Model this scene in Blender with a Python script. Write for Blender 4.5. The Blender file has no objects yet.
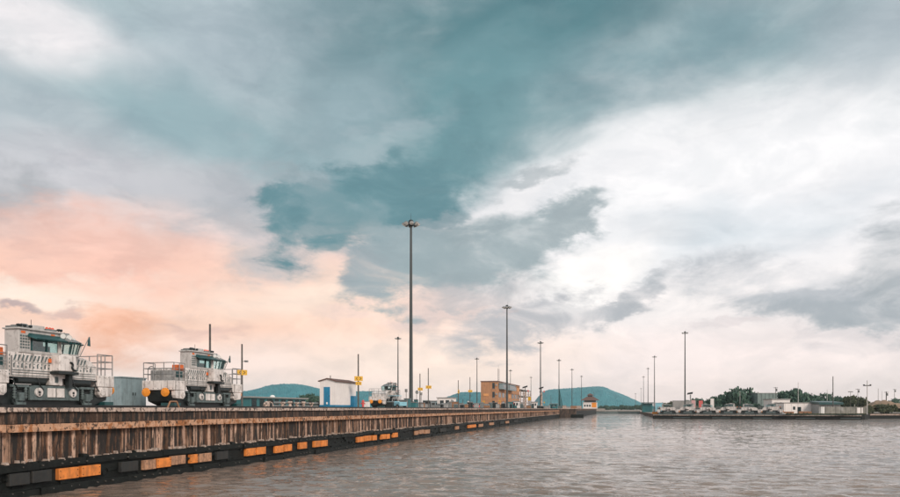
import bpy, bmesh, math, random
import numpy as np
from mathutils import Vector, Matrix
random.seed(7)
R = math.radians
SC = bpy.context.scene
COL = SC.collection

# ------------------------------------------------------------------ camera
# world: metres, water at z = 0, +Y runs along the lock wall; 28 mm lens from a boat deck 4 m above the water
F = 700.0                      # focal length in photograph pixels (900 wide)
YAW = math.atan(172 / F)       # the camera looks 13.8 degrees to the left of the wall's direction
SN, CS = math.sin(YAW), math.cos(YAW)
CAMZ = 4.0
cam = bpy.data.cameras.new('camera')
cam.sensor_width = 36.0
cam.lens = F / 900 * 36.0
cam.shift_y = (408.5 - 248.5) / 900
cam.clip_start = 0.1
cam.clip_end = 20000
camo = bpy.data.objects.new('camera', cam)
COL.objects.link(camo)
camo.location = (0, 0, CAMZ)
camo.rotation_euler = (R(90), 0, YAW)
SC.camera = camo

# ------------------------------------------------------------------ colour management
SC.view_settings.view_transform = 'Standard'
SC.view_settings.look = 'None'
SC.view_settings.exposure = 0.75
SC.view_settings.gamma = 1.0
SC.render.film_transparent = False
SC.cycles.use_denoising = True
SC.cycles.volume_bounces = 0
SC.cycles.max_bounces = 6

def lin(h):
    """sRGB hex -> linear rgba"""
    h = h.lstrip('#')
    out = []
    for i in (0, 2, 4):
        c = int(h[i:i+2], 16) / 255
        out.append(c / 12.92 if c <= 0.04045 else ((c + 0.055) / 1.055) ** 2.4)
    return (*out, 1.0)

# ------------------------------------------------------------------ node helper
class NT:
    def __init__(self, tree):
        self.t = tree
        self.t.nodes.clear()
    def n(self, typ, **kw):
        nd = self.t.nodes.new(typ)
        for k, v in kw.items():
            setattr(nd, k, v)
        return nd
    def put(self, sock, v):
        if isinstance(v, bpy.types.NodeSocket):
            self.t.links.new(v, sock)
        elif v is not None:
            sock.default_value = v
    def math(self, op, a, b=None, c=None, clamp=False):
        nd = self.n('ShaderNodeMath', operation=op, use_clamp=clamp)
        self.put(nd.inputs[0], a); self.put(nd.inputs[1], b); self.put(nd.inputs[2], c)
        return nd.outputs[0]
    def vmath(self, op, a, b=None, scale=None):
        nd = self.n('ShaderNodeVectorMath', operation=op)
        self.put(nd.inputs[0], a)
        if b is not None: self.put(nd.inputs[1], b)
        if scale is not None: self.put(nd.inputs[3], scale)
        return nd.outputs['Value'] if op in ('LENGTH', 'DOT_PRODUCT') else nd.outputs[0]
    def noise(self, vec, scale, detail=4, rough=0.5, dist=0.0, lac=2.0):
        nd = self.n('ShaderNodeTexNoise')
        self.put(nd.inputs['Vector'], vec)
        nd.inputs['Scale'].default_value = scale
        nd.inputs['Detail'].default_value = detail
        nd.inputs['Roughness'].default_value = rough
        nd.inputs['Distortion'].default_value = dist
        nd.inputs['Lacunarity'].default_value = lac
        return nd
    def mapping(self, vec, loc=(0,0,0), rot=(0,0,0), scale=(1,1,1), typ='POINT'):
        nd = self.n('ShaderNodeMapping', vector_type=typ)
        self.put(nd.inputs[0], vec)
        nd.inputs['Location'].default_value = loc
        nd.inputs['Rotation'].default_value = rot
        nd.inputs['Scale'].default_value = scale
        return nd.outputs[0]
    def rng(self, v, a, b, c=0.0, d=1.0, smooth=True):
        nd = self.n('ShaderNodeMapRange')
        nd.interpolation_type = 'SMOOTHSTEP' if smooth else 'LINEAR'
        self.put(nd.inputs[0], v)
        for i, x in zip((1, 2, 3, 4), (a, b, c, d)):
            nd.inputs[i].default_value = x
        return nd.outputs[0]
    def ramp(self, fac, stops, interp='EASE'):
        nd = self.n('ShaderNodeValToRGB')
        cr = nd.color_ramp
        cr.interpolation = interp
        cr.elements[0].position, cr.elements[0].color = stops[0]
        cr.elements[1].position, cr.elements[1].color = stops[-1]
        for p, c in stops[1:-1]:
            e = cr.elements.new(p); e.color = c
        self.put(nd.inputs[0], fac)
        return nd.outputs[0]
    def mix(self, fac, a, b, blend='MIX'):
        nd = self.n('ShaderNodeMix', data_type='RGBA', blend_type=blend)
        self.put(nd.inputs[0], fac); self.put(nd.inputs[6], a); self.put(nd.inputs[7], b)
        return nd.outputs[2]
    def link(self, a, b):
        self.t.links.new(a, b)

# ------------------------------------------------------------------ sun
SUN_AZ = R(132)      # clockwise from the wall's direction: soft light over the right shoulder
SUN_EL = R(32)
sl = bpy.data.lights.new('sun', 'SUN')
sl.energy = 1.5
sl.angle = R(18)
sl.color = (1.0, 0.86, 0.74)
so = bpy.data.objects.new('sun', sl)
COL.objects.link(so)
sd = Vector((math.sin(SUN_AZ) * math.cos(SUN_EL), math.cos(SUN_AZ) * math.cos(SUN_EL), math.sin(SUN_EL)))
so.rotation_euler = sd.to_track_quat('Z', 'Y').to_euler()
so.location = (60, -20, 60)

# ------------------------------------------------------------------ sky: a broken cloud deck under a clear-sky model
def azel(px, py):
    u, v = (px - 450) / F, (408.5 - py) / F
    return math.atan(u) - YAW, math.atan2(v, math.hypot(1, u))

def build_world():
    w = bpy.data.worlds.new('World')
    SC.world = w
    w.use_nodes = True
    w.cycles.sampling_method = 'MANUAL'
    w.cycles.sample_map_resolution = 512
    T = NT(w.node_tree)
    tc = T.n('ShaderNodeTexCoord').outputs['Generated']
    sep = T.n('ShaderNodeSeparateXYZ'); T.link(tc, sep.inputs[0])
    X, Y, Z = sep.outputs
    az = T.math('ARCTAN2', X, Y)
    el = T.math('ARCSINE', Z)
    comb = T.n('ShaderNodeCombineXYZ'); T.link(az, comb.inputs[0]); T.link(el, comb.inputs[1])
    ae = comb.outputs[0]
    stretched = T.mapping(tc, scale=(1, 1, 2.2))
    # domain warp at two scales
    w1 = T.noise(stretched, 4.0, 3, 0.5)
    w2 = T.noise(stretched, 21.0, 7, 0.62)
    d1 = T.vmath('SCALE', T.vmath('SUBTRACT', w1.outputs['Color'], (0.5, 0.5, 0.5)), scale=0.16)
    d2 = T.vmath('SCALE', T.vmath('SUBTRACT', w2.outputs['Color'], (0.5, 0.5, 0.5)), scale=0.07)
    q = T.vmath('ADD', ae, d1); q = T.vmath('ADD', q, d2)
    qs = T.vmath('ADD', ae, d1)                                  # softly warped, for veils
    n1 = T.noise(stretched, 6.0, 9, 0.58, 0.3).outputs['Fac']
    n2 = T.noise(T.mapping(stretched, loc=(3.1, 1.7, 5.2)), 13.0, 10, 0.66, 0.5).outputs['Fac']
    n3 = T.noise(T.mapping(stretched, loc=(7.1, 2.7, 1.2)), 2.2, 5, 0.55).outputs['Fac']
    # tones of the deck from the horizon upward, warm on the left, whiter on the right
    sepq = T.n('ShaderNodeSeparateXYZ'); T.link(qs, sepq.inputs[0])
    elw = T.math('MULTIPLY_ADD', sepq.outputs[1], 0.45, T.math('MULTIPLY', el, 0.55))
    e = T.math('DIVIDE', elw, 1.0, clamp=True)
    def st(py, h): return (max(0.0, math.atan((408.5 - py) / 720)), lin(h))
    left = T.ramp(e, [st(408, 'f9e6df'), st(370, 'fbe3d8'), st(320, 'fcd0b8'), st(275, 'f6c7b2'), st(235, 'dcc8c3'), st(195, 'bfbfc3'),
                      st(150, 'adb8bd'), st(70, 'a9b9be'), st(0, 'a3b4b9'), (1.0, lin('a3b0b5'))])
    right = T.ramp(e, [st(408, 'f8e6e1'), st(360, 'f9eae6'), st(300, 'f9f1ee'), st(240, 'e9e8ea'), st(190, 'f2f0f1'), st(120, 'e9e9ea'),
                       st(70, 'b6c2c6'), st(0, 'abb7bb'), (1.0, lin('a3b0b5'))])
    a0, a1 = azel(330, 300)[0], azel(600, 300)[0]
    side = T.rng(T.math('ADD', X, T.math('MULTIPLY', T.math('SUBTRACT', n3, 0.5), 0.25)), math.sin(a0), math.sin(a1))
    c = T.mix(side, left, right)
    # uneven density everywhere in the deck
    c = T.mix(T.rng(n3, 0.52, 0.78, 0, 0.22), c, lin('93a7ac'))
    c = T.mix(T.rng(n3, 0.47, 0.25, 0, 0.25), c, lin('f3eeee'))
    # individual clouds and openings: (px, py, rx, ry, tilt, colour, opacity, edge, ragged)
    clouds = [
        # veils, soft
        (30, 18, 150, 62, -12, 'f5eeee', .95, .9, 0),
        (250, 50, 150, 80, 5, 'b3bdc4', .7, .9, 0),
        (190, 125, 200, 40, -14, '8ba7ad', .8, .9, 0),
        (60, 185, 160, 34, 0, 'c4c5c9', .8, .7, 0),
        (500, 30, 270, 100, 6, '557d84', 1.0, .85, 0),
        (390, 105, 150, 60, 20, '7e9ca2', .8, .9, 0),
        (460, 120, 150, 75, 25, '678f95', .9, .8, 0),
        (700, 48, 200, 62, 6, '7c99a0', .9, .9, 0),
        (870, 25, 110, 60, 10, 'aeb8be', .85, .9, 0),
        (360, 95, 70, 45, 40, 'a3b6bc', .55, .8, 0),
        (225, 205, 120, 44, -8, 'b3b6ba', .9, .7, 1),
        (90, 192, 120, 24, 6, 'c6c4c8', .9, .8, 1),
        (250, 238, 60, 22, -6, 'c3bcbc', .7, .8, 1),
        (20, 205, 55, 32, 0, 'a5a8ab', .7, .7, 1),
        (560, 225, 150, 42, 20, 'f3f0f0', .8, .8, 0),
        (750, 160, 250, 40, 12, 'f8f6f6', .9, .8, 0),
        (690, 232, 130, 32, 6, 'd5dce1', .85, .8, 0),
        (830, 195, 120, 22, 14, 'dfe3e7', .5, .9, 0),
        # warm glow low on the left
        (95, 256, 110, 34, -10, 'f0bfae', .85, .8, 1),
        (112, 332, 50, 36, 20, 'f0ae8c', .95, 1.1, 1),
        (40, 288, 120, 18, 4, 'fff0e0', .8, .8, 1),
        (300, 285, 150, 38, 4, 'fde5d3', .85, .9, 0),
        (440, 350, 190, 50, 0, 'fee6d6', .8, .9, 0),
        # bright openings
        (600, 262, 110, 40, 18, 'f8f4f3', .8, .9, 0),
        (585, 278, 66, 30, 18, 'fffaf6', .95, .7, 0),
        (515, 185, 70, 22, 30, 'f5f1f0', .7, .8, 0),
        # heavy cloud with a defined base behind the tall mast
        (425, 140, 120, 60, 35, '6f949a', .7, .8, 1),
        (372, 138, 60, 20, 24, 'a6b6bb', .75, .7, 1),
        (402, 176, 70, 36, 30, '6b9096', .9, .5, 1),
        (360, 200, 86, 34, 12, '648a91', 1.0, .30, 1),
        (318, 214, 46, 22, 2, '648a91', 1.0, .28, 1),
        (296, 178, 24, 10, -20, '97a4a9', .7, .6, 1),
        (402, 258, 54, 28, 15, '96a6aa', 1.0, .36, 1),
        (372, 266, 30, 20, 0, 'a0a6aa', .9, .5, 1),
        (470, 250, 95, 34, 12, '9dabae', .9, .6, 1),
        (525, 236, 70, 20, 22, 'a2aeb1', .9, .4, 1),
        (562, 222, 34, 13, 24, 'a4aeb1', .9, .45, 1),
        (480, 298, 80, 18, 4, 'bcb9bb', .7, .8, 1),
        (545, 314, 90, 18, 10, 'b7b7bb', .9, .5, 1),
        (632, 296, 48, 14, 32, 'b6b8bc', .9, .45, 1),
        (535, 158, 36, 10, 12, 'a9b1b4', .7, .6, 1),
        (452, 204, 18, 9, 20, '8b9da2', .8, .5, 1),
        # right
        (840, 283, 125, 34, -6, 'b9bcc1', .95, .55, 1),
        (835, 300, 85, 18, -4, 'a9afb4', .8, .55, 1),
        (895, 240, 38, 34, 0, 'abb0b4', .9, .6, 1),
        (800, 258, 70, 12, 8, 'f0ecec', .6, .7, 1),
        (850, 332, 60, 9, 0, 'e0d6d6', .6, .7, 1),
        (720, 328, 34, 6, 4, 'e4d8d7', .6, .6, 1),
        # scraps low on the left
        (27, 305, 20, 9, 10, 'b39f9e', .85, .5, 1),
        (72, 308, 22, 9, 16, 'c6aaa5', .75, .6, 1),
        (200, 325, 40, 10, 4, 'dcb7ab', .8, .7, 1),
        (410, 305, 90, 5, 0, 'f2d5ca', .6, .6, 1),
    ]
    n4 = T.noise(T.mapping(stretched, loc=(1.3, 8.2, 4.4)), 9.0, 7, 0.6, 0.6).outputs['Fac']
    puff = T.math('ADD', T.math('MULTIPLY', T.math('SUBTRACT', n2, 0.5), 1.0), T.math('MULTIPLY', T.math('SUBTRACT', n1, 0.5), 0.9))
    veil = T.math('MULTIPLY', T.math('SUBTRACT', n1, 0.5), 0.7)
    lumps = T.rng(n4, 0.34, 0.56, 0.52, 1.0)                      # thick and thin places inside a cloud
    for (px, py, rx, ry, tilt, h, op, edge, rag) in clouds:
        a, b = azel(px, py)
        k = 1.38 if rag else 1.25
        sx = (azel(px + rx * 0.5, py)[0] - azel(px - rx * 0.5, py)[0]) * k
        sy = (azel(px, py - ry * 0.5)[1] - azel(px, py + ry * 0.5)[1]) * k
        m = T.mapping(q if rag else qs, loc=(a, b, 0), rot=(0, 0, R(tilt)), scale=(sx, sy, 1), typ='TEXTURE')
        s = T.math('SUBTRACT', 1.0, T.vmath('LENGTH', m))
        s = T.math('ADD', s, puff if rag else veil)
        f = T.rng(s, 0.0 if not rag else -0.12, edge, 0, op)
        col = lin(h)
        if rag:
            f = T.math('MULTIPLY', f, lumps)
        c = T.mix(f, c, col)
    # fine vapour texture
    c = T.mix(T.rng(n4, 0.36, 0.66, 0.0, 0.8), c, T.mix(1.0, c, (0.84, 0.86, 0.875, 1), 'MULTIPLY'))
    c = T.mix(T.rng(n2, 0.50, 0.33, 0.0, 1.0), c, T.mix(1.0, c, (1.07, 1.06, 1.055, 1), 'MULTIPLY'))
    c = T.mix(T.rng(n2, 0.54, 0.68, 0.0, 0.6), c, T.mix(1.0, c, (0.90, 0.905, 0.91, 1), 'MULTIPLY'))
    c = T.mix(T.rng(n1, 0.5, 0.75, 0, 0.14), c, lin('8ea2a8'))
    c = T.mix(T.rng(n1, 0.48, 0.25, 0, 0.07), c, lin('fdf8f5'))
    sky = T.n('ShaderNodeTexSky', sky_type='NISHITA')
    sky.sun_disc = False
    sky.sun_elevation = SUN_EL
    sky.sun_rotation = SUN_AZ
    bg1 = T.n('ShaderNodeBackground'); T.link(sky.outputs[0], bg1.inputs[0]); bg1.inputs[1].default_value = 0.05
    bg2 = T.n('ShaderNodeBackground'); T.link(c, bg2.inputs[0]); bg2.inputs[1].default_value = 0.70
    mx = T.n('ShaderNodeMixShader'); mx.inputs[0].default_value = 0.95
    T.link(bg1.outputs[0], mx.inputs[1]); T.link(bg2.outputs[0], mx.inputs[2])
    out = T.n('ShaderNodeOutputWorld'); T.link(mx.outputs[0], out.inputs[0])
build_world()

# ------------------------------------------------------------------ placing helpers
def P(px, t, z=0.0):
    """ground point seen at photograph column px, t metres in front of the camera"""
    u = (px - 450) / F
    return Vector((t * (-SN + u * CS), t * (CS + u * SN), z))
def on_x(px, X):
    """the along-wall distance Y at which column px meets the plane x = X"""
    u = (px - 450) / F
    t = X / (-SN + u * CS)
    return t * (CS + u * SN)
def depth_x(px, X):
    return X / (-SN + (px - 450) / F * CS)
def hz(py, t):
    """height above water of a point seen at row py, t metres away"""
    return CAMZ + (408.5 - py) * t / F

# ------------------------------------------------------------------ mesh builder
class MB:
    def __init__(self):
        self.v, self.f = [], []
    def add(self, vs, fs):
        o = len(self.v)
        self.v += [tuple(p) for p in vs]
        self.f += [tuple(i + o for i in q) for q in fs]
        return self
    def box(self, x0, x1, y0, y1, z0, z1):
        return self.add([(x0,y0,z0),(x1,y0,z0),(x1,y1,z0),(x0,y1,z0),(x0,y0,z1),(x1,y0,z1),(x1,y1,z1),(x0,y1,z1)],
                        [(3,2,1,0),(4,5,6,7),(0,1,5,4),(1,2,6,5),(2,3,7,6),(3,0,4,7)])
    def hexa(self, b, t):
        """four bottom points, four top points, both counter-clockwise from above"""
        return self.add(list(b) + list(t), [(3,2,1,0),(4,5,6,7),(0,1,5,4),(1,2,6,5),(2,3,7,6),(3,0,4,7)])
    def prism_yz(self, poly, x0, x1):
        n = len(poly)
        vs = [(x0, a, z) for a, z in poly] + [(x1, a, z) for a, z in poly]
        fs = [tuple(range(n))[::-1], tuple(range(n, 2*n))] + [(i, (i+1) % n, (i+1) % n + n, i + n) for i in range(n)]
        return self.add(vs, fs)
    def prism_xy(self, poly, z0, z1):
        n = len(poly)
        vs = [(p[0], p[1], z0) for p in poly] + [(p[0], p[1], z1) for p in poly]
        fs = [tuple(range(n))[::-1], tuple(range(n, 2*n))] + [(i, (i+1) % n, (i+1) % n + n, i + n) for i in range(n)]
        return self.add(vs, fs)
    def tube(self, p0, p1, r0, r1=None, n=8, cap=True):
        p0, p1 = Vector(p0), Vector(p1)
        r1 = r0 if r1 is None else r1
        d = (p1 - p0).normalized()
        a = d.orthogonal().normalized(); b = d.cross(a)
        vs = []
        for p, r in ((p0, r0), (p1, r1)):
            for i in range(n):
                an = 2 * math.pi * i / n
                vs.append(p + (a * math.cos(an) + b * math.sin(an)) * r)
        fs = [(i, (i+1) % n, (i+1) % n + n, i + n) for i in range(n)]
        if cap:
            fs += [tuple(range(n))[::-1], tuple(range(n, 2*n))]
        return self.add(vs, fs)
    def lathe(self, c, prof, n=12):
        """prof: (r, z) from bottom to top"""
        vs, fs = [], []
        for r, z in prof:
            for i in range(n):
                an = 2 * math.pi * i / n
                vs.append((c[0] + r * math.cos(an), c[1] + r * math.sin(an), c[2] + z))
        m = len(prof)
        for k in range(m - 1):
            for i in range(n):
                fs.append((k*n + i, k*n + (i+1) % n, (k+1)*n + (i+1) % n, (k+1)*n + i))
        fs += [tuple(range(n))[::-1], tuple((m-1)*n + i for i in range(n))]
        return self.add(vs, fs)
    def mesh(self, name, mat, smooth=False):
        me = bpy.data.meshes.new(name)
        me.from_pydata(self.v, [], self.f)
        me.materials.append(mat)
        if smooth:
            me.polygons.foreach_set('use_smooth', [True] * len(me.polygons))
        me.update()
        return me
    def build(self, name, mat, parent=None, bevel=0.0, smooth=False, loc=None):
        o = bpy.data.objects.new(name, self.mesh(name, mat, smooth))
        COL.objects.link(o)
        if parent: o.parent = parent
        if loc is not None: o.location = loc
        if bevel:
            m = o.modifiers.new('bevel', 'BEVEL'); m.width = bevel; m.segments = 2; m.limit_method = 'ANGLE'
        return o

def tag(o, label=None, cat=None, group=None, kind=None):
    for k, v in (('label', label), ('category', cat), ('group', group), ('kind', kind)):
        if v: o[k] = v
    return o
def thing(name, loc, label, cat, group=None, rz=0.0):
    o = bpy.data.objects.new(name, None)
    COL.objects.link(o)
    o.location = loc; o.rotation_euler = (0, 0, rz)
    o.empty_display_size = 0.3
    return tag(o, label, cat, group)
def inst(name, mesh, parent, loc, rz=0.0, scale=None):
    o = bpy.data.objects.new(name, mesh)
    COL.objects.link(o)
    o.parent = parent; o.location = loc; o.rotation_euler = (0, 0, rz)
    if scale: o.scale = scale
    return o
def copy_tree(o, parent=None, skip=()):
    c = o.copy(); COL.objects.link(c); c.parent = parent
    for ch in [x for x in bpy.data.objects if x.parent == o]:
        if ch.name.split('.')[0] in skip: continue
        copy_tree(ch, c, skip)
    return c

# ------------------------------------------------------------------ materials
MATS = {}
def pmat(name, col, rough=0.6, metal=0.0, var=0.22, scale=2.5, dirt=0.0, dirt_col=(0.05, 0.04, 0.032, 1), streak=0.0, bump=0.0, bscale=25.0, spec=0.5):
    """painted / weathered surface: blotchy tone, grime patches, vertical run-off streaks, fine relief"""
    if name in MATS: return MATS[name]
    m = bpy.data.materials.new(name); m.use_nodes = True
    T = NT(m.node_tree)
    geo = T.n('ShaderNodeNewGeometry')
    pos = geo.outputs['Position']
    c4 = (*col[:3], 1.0)
    n = T.noise(pos, scale, 6, 0.6).outputs['Fac']
    c = T.mix(T.rng(n, 0.3, 0.7), tuple(x * (1 - var) for x in col[:3]) + (1,), tuple(min(1, x * (1 + var * 0.7)) for x in col[:3]) + (1,))
    if dirt:
        n2 = T.noise(T.mapping(pos, loc=(5, 9, 2)), scale * 1.7, 8, 0.68, 0.4).outputs['Fac']
        c = T.mix(T.rng(n2, 0.50, 0.66, 0, dirt), c, dirt_col)
    if streak:
        n3 = T.noise(T.mapping(pos, scale=(1, 1, 0.08)), 5.0, 5, 0.6).outputs['Fac']
        c = T.mix(T.rng(n3, 0.50, 0.62, 0, streak), c, dirt_col)
    b = T.n('ShaderNodeBsdfPrincipled')
    T.put(b.inputs['Base Color'], c)
    b.inputs['Metallic'].default_value = metal
    b.inputs['Specular IOR Level'].default_value = spec
    T.put(b.inputs['Roughness'], T.rng(n, 0.25, 0.75, max(0.02, rough - 0.1), min(1, rough + 0.12)))
    if bump:
        bn = T.noise(pos, bscale, 5, 0.6)
        bp = T.n('ShaderNodeBump'); bp.inputs['Strength'].default_value = bump; bp.inputs['Distance'].default_value = 0.03
        T.link(bn.outputs['Fac'], bp.inputs['Height']); T.link(bp.outputs[0], b.inputs['Normal'])
    out = T.n('ShaderNodeOutputMaterial'); T.link(b.outputs[0], out.inputs[0])
    MATS[name] = m
    return m

# stained lock-wall concrete: pale face, rust and black run-off in vertical streaks
def wall_mat(name, pale, brown, dark, amount_brown, amount_dark, zscale=0.16, runs=0.0):
    m = bpy.data.materials.new(name); m.use_nodes = True
    T = NT(m.node_tree)
    pos = T.n('ShaderNodeNewGeometry').outputs['Position']
    sv = T.mapping(pos, scale=(1, 1, zscale))
    a = T.noise(sv, 2.1, 6, 0.62, 0.2).outputs['Fac']
    b = T.noise(T.mapping(sv, loc=(0, 13, 3)), 4.2, 7, 0.66, 0.3).outputs['Fac']
    g = T.noise(pos, 7.0, 8, 0.7).outputs['Fac']
    c = T.mix(T.rng(g, 0.35, 0.7), pale, tuple(x * 0.72 for x in pale[:3]) + (1,))
    c = T.mix(T.rng(a, 0.62 - amount_brown, 0.72 - amount_brown, 0, 0.92), c, T.mix(T.rng(g, 0.3, 0.7), brown, tuple(x * 0.55 for x in brown[:3]) + (1,)))
    c = T.mix(T.rng(b, 0.64 - amount_dark, 0.72 - amount_dark, 0, 0.92), c, dark)
    if runs:
        r1 = T.noise(T.mapping(pos, loc=(0, 31, 0), scale=(1, 1, 0.035)), 1.5, 3, 0.6, 0.1).outputs['Fac']
        r2 = T.noise(T.mapping(pos, loc=(9, 5, 1), scale=(1, 1, 0.5)), 6.0, 6, 0.7).outputs['Fac']
        c = T.mix(T.math('MULTIPLY', T.rng(r1, 0.555, 0.60, 0, runs), T.rng(r2, 0.30, 0.52)), c, (0.60, 0.385, 0.285, 1))
    h = T.noise(T.mapping(pos, loc=(2, 3, 4)), 3.0, 9, 0.72).outputs['Fac']
    c = T.mix(T.rng(h, 0.56, 0.66, 0, 0.6), c, dark)
    bs = T.n('ShaderNodeBsdfPrincipled'); T.put(bs.inputs['Base Color'], c); bs.inputs['Roughness'].default_value = 0.85
    bp = T.n('ShaderNodeBump'); bp.inputs['Strength'].default_value = 0.7; bp.inputs['Distance'].default_value = 0.04
    T.link(T.math('ADD', g, T.math('MULTIPLY', a, 1.2)), bp.inputs['Height']); T.link(bp.outputs[0], bs.inputs['Normal'])
    T.link(bs.outputs[0], T.n('ShaderNodeOutputMaterial').inputs[0])
    return m

M_WALL = wall_mat('wall_concrete', (0.30, 0.17, 0.11, 1), (0.095, 0.043, 0.022, 1), (0.014, 0.014, 0.014, 1), 0.24, 0.20, runs=0.75)
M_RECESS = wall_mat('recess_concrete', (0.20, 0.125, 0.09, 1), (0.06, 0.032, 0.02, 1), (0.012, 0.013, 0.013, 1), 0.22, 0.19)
M_RIB = wall_mat('rib_concrete', (0.60, 0.40, 0.30, 1), (0.20, 0.10, 0.055, 1), (0.03, 0.026, 0.022, 1), 0.12, 0.14)
M_RIB2 = wall_mat('rib_stained', (0.36, 0.22, 0.15, 1), (0.11, 0.055, 0.03, 1), (0.02, 0.02, 0.019, 1), 0.20, 0.14)
M_BEAM = wall_mat('ledge_concrete', (0.64, 0.37, 0.235, 1), (0.44, 0.165, 0.055, 1), (0.035, 0.025, 0.02, 1), 0.14, 0.11, 0.8)
M_COPE = wall_mat('coping_concrete', (0.62, 0.48, 0.41, 1), (0.30, 0.18, 0.12, 1), (0.045, 0.038, 0.034, 1), 0.08, 0.14, 0.7)
M_BLACK = pmat('creosoted_timber', (0.009, 0.0115, 0.011), 0.6, var=0.6, scale=3, dirt=0.45, dirt_col=(0.026, 0.026, 0.023, 1), bump=0.6, spec=0.25)
M_SLAB = pmat('slab_concrete', (0.34, 0.29, 0.25), 0.85, var=0.25, scale=0.7, dirt=0.4, bump=0.3)
M_ORANGE = pmat('orange_fender', (0.78, 0.25, 0.05), 0.6, var=0.25, scale=1.6, dirt=0.45, dirt_col=(0.30, 0.11, 0.035, 1), streak=0.45, bump=0.15)
M_FADED = pmat('faded_fender', (0.50, 0.27, 0.16), 0.7, var=0.3, scale=4, dirt=0.6, streak=0.4)
M_GREYF = pmat('grey_fender', (0.026, 0.028, 0.028), 0.7, var=0.3, scale=4, dirt=0.5, streak=0.3)
M_SHELL = pmat('crust', (0.42, 0.33, 0.28), 0.9, var=0.4, scale=9, dirt=0.5)
M_RAIL = pmat('rail_steel', (0.030, 0.030, 0.030), 0.5, 0.4, var=0.4, scale=4)
M_WHITE = pmat('mule_paint', (0.74, 0.69, 0.665), 0.45, var=0.14, scale=1.6, dirt=0.55, dirt_col=(0.17, 0.14, 0.12, 1), streak=0.5, bump=0.10)
M_GREY = pmat('grey_paint', (0.36, 0.36, 0.355), 0.5, var=0.18, scale=2.5, dirt=0.45, streak=0.3)
M_SLATE = pmat('underframe_paint', (0.105, 0.14, 0.142), 0.5, var=0.3, scale=3.5, dirt=0.5, dirt_col=(0.02, 0.022, 0.022, 1), bump=0.1)
M_DARK = pmat('dark_grease', (0.016, 0.022, 0.023), 0.45, var=0.4, scale=4)
M_TEALD = pmat('dark_teal_paint', (0.014, 0.07, 0.074), 0.4, var=0.25, scale=2)
M_STEEL = pmat('dull_steel', (0.26, 0.26, 0.26), 0.45, 0.5, var=0.2, scale=3, dirt=0.3)
M_BUFF = pmat('orange_paint', (0.86, 0.30, 0.03), 0.45, var=0.12, scale=4, dirt=0.2, dirt_col=(0.3, 0.12, 0.04, 1))
M_RED = pmat('red_lens', (0.72, 0.10, 0.045), 0.3, var=0.1)
M_YEL = pmat('yellow_sign', (0.72, 0.40, 0.03), 0.5, var=0.12, scale=6, dirt=0.2)
M_SIGNBLK = pmat('sign_black', (0.02, 0.018, 0.015), 0.6)
M_POLE = pmat('weathered_pole', (0.10, 0.092, 0.086), 0.65, var=0.3, scale=3, dirt=0.3)
M_GALV = pmat('galvanised', (0.060, 0.070, 0.072), 0.55, 0.1, var=0.2, scale=1.2, dirt=0.25, dirt_col=(0.06, 0.06, 0.06, 1))
M_LAMP = pmat('lamp_glass', (0.80, 0.80, 0.78), 0.2, var=0.05)
M_HUT = pmat('white_render', (0.80, 0.755, 0.735), 0.8, var=0.05, scale=0.9, dirt=0.12, dirt_col=(0.4, 0.35, 0.32, 1), streak=0.10)
M_BLUE = pmat('blue_paint', (0.015, 0.20, 0.36), 0.45, var=0.15, scale=2, dirt=0.2, dirt_col=(0.02, 0.1, 0.17, 1))
M_ROOF = pmat('brown_roof', (0.15, 0.085, 0.07), 0.7, var=0.25, scale=3)
M_BLUEGREY = pmat('bluegrey_paint', (0.27, 0.355, 0.385), 0.5, var=0.1, scale=1.5, dirt=0.18, streak=0.25)
M_TAN = pmat('tan_render', (0.46, 0.235, 0.125), 0.8, var=0.12, scale=0.5, dirt=0.25, streak=0.2)
M_TEALW = pmat('teal_cladding', (0.03, 0.15, 0.165), 0.5, var=0.15, scale=0.6)
M_WIN = pmat('window_glass', (0.02, 0.035, 0.04), 0.08, var=0.1)
M_TRUNK = pmat('bark', (0.075, 0.06, 0.045), 0.9, var=0.3, scale=4)
M_ROOFG = pmat('grey_roof', (0.30, 0.29, 0.28), 0.7, var=0.15, scale=1)
M_LTBLUE = pmat('light_blue_paint', (0.25, 0.52, 0.62), 0.4, var=0.1)
M_PINK = pmat('red_car_paint', (0.62, 0.09, 0.085), 0.3, var=0.06)
M_TAN2 = pmat('rusty_paint', (0.30, 0.155, 0.085), 0.7, var=0.25, scale=2, dirt=0.4)
M_PINK2 = pmat('sign_red', (0.62, 0.13, 0.12), 0.5, var=0.1)
M_PINKP = pmat('sign_pink', (0.62, 0.36, 0.36), 0.5, var=0.1)
M_NET = pmat('net_cloth', (0.19, 0.245, 0.235), 0.8, var=0.25, scale=0.4, streak=0.2)
M_BLOCKW = pmat('block_wall', (0.26, 0.25, 0.225), 0.85, var=0.3, scale=0.5, dirt=0.5, dirt_col=(0.12, 0.13, 0.11, 1), streak=0.3)
M_EARTH = pmat('bare_earth', (0.30, 0.19, 0.12), 0.9, var=0.3, scale=0.3, dirt=0.6, dirt_col=(0.07, 0.075, 0.04, 1))
M_STEELP = pmat('pale_pole', (0.52, 0.50, 0.48), 0.5, var=0.1)
M_BUFFO = pmat('orange_patch', (0.70, 0.33, 0.13), 0.6, var=0.1)
M_TYRE = pmat('rubber', (0.02, 0.02, 0.02), 0.8)

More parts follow.
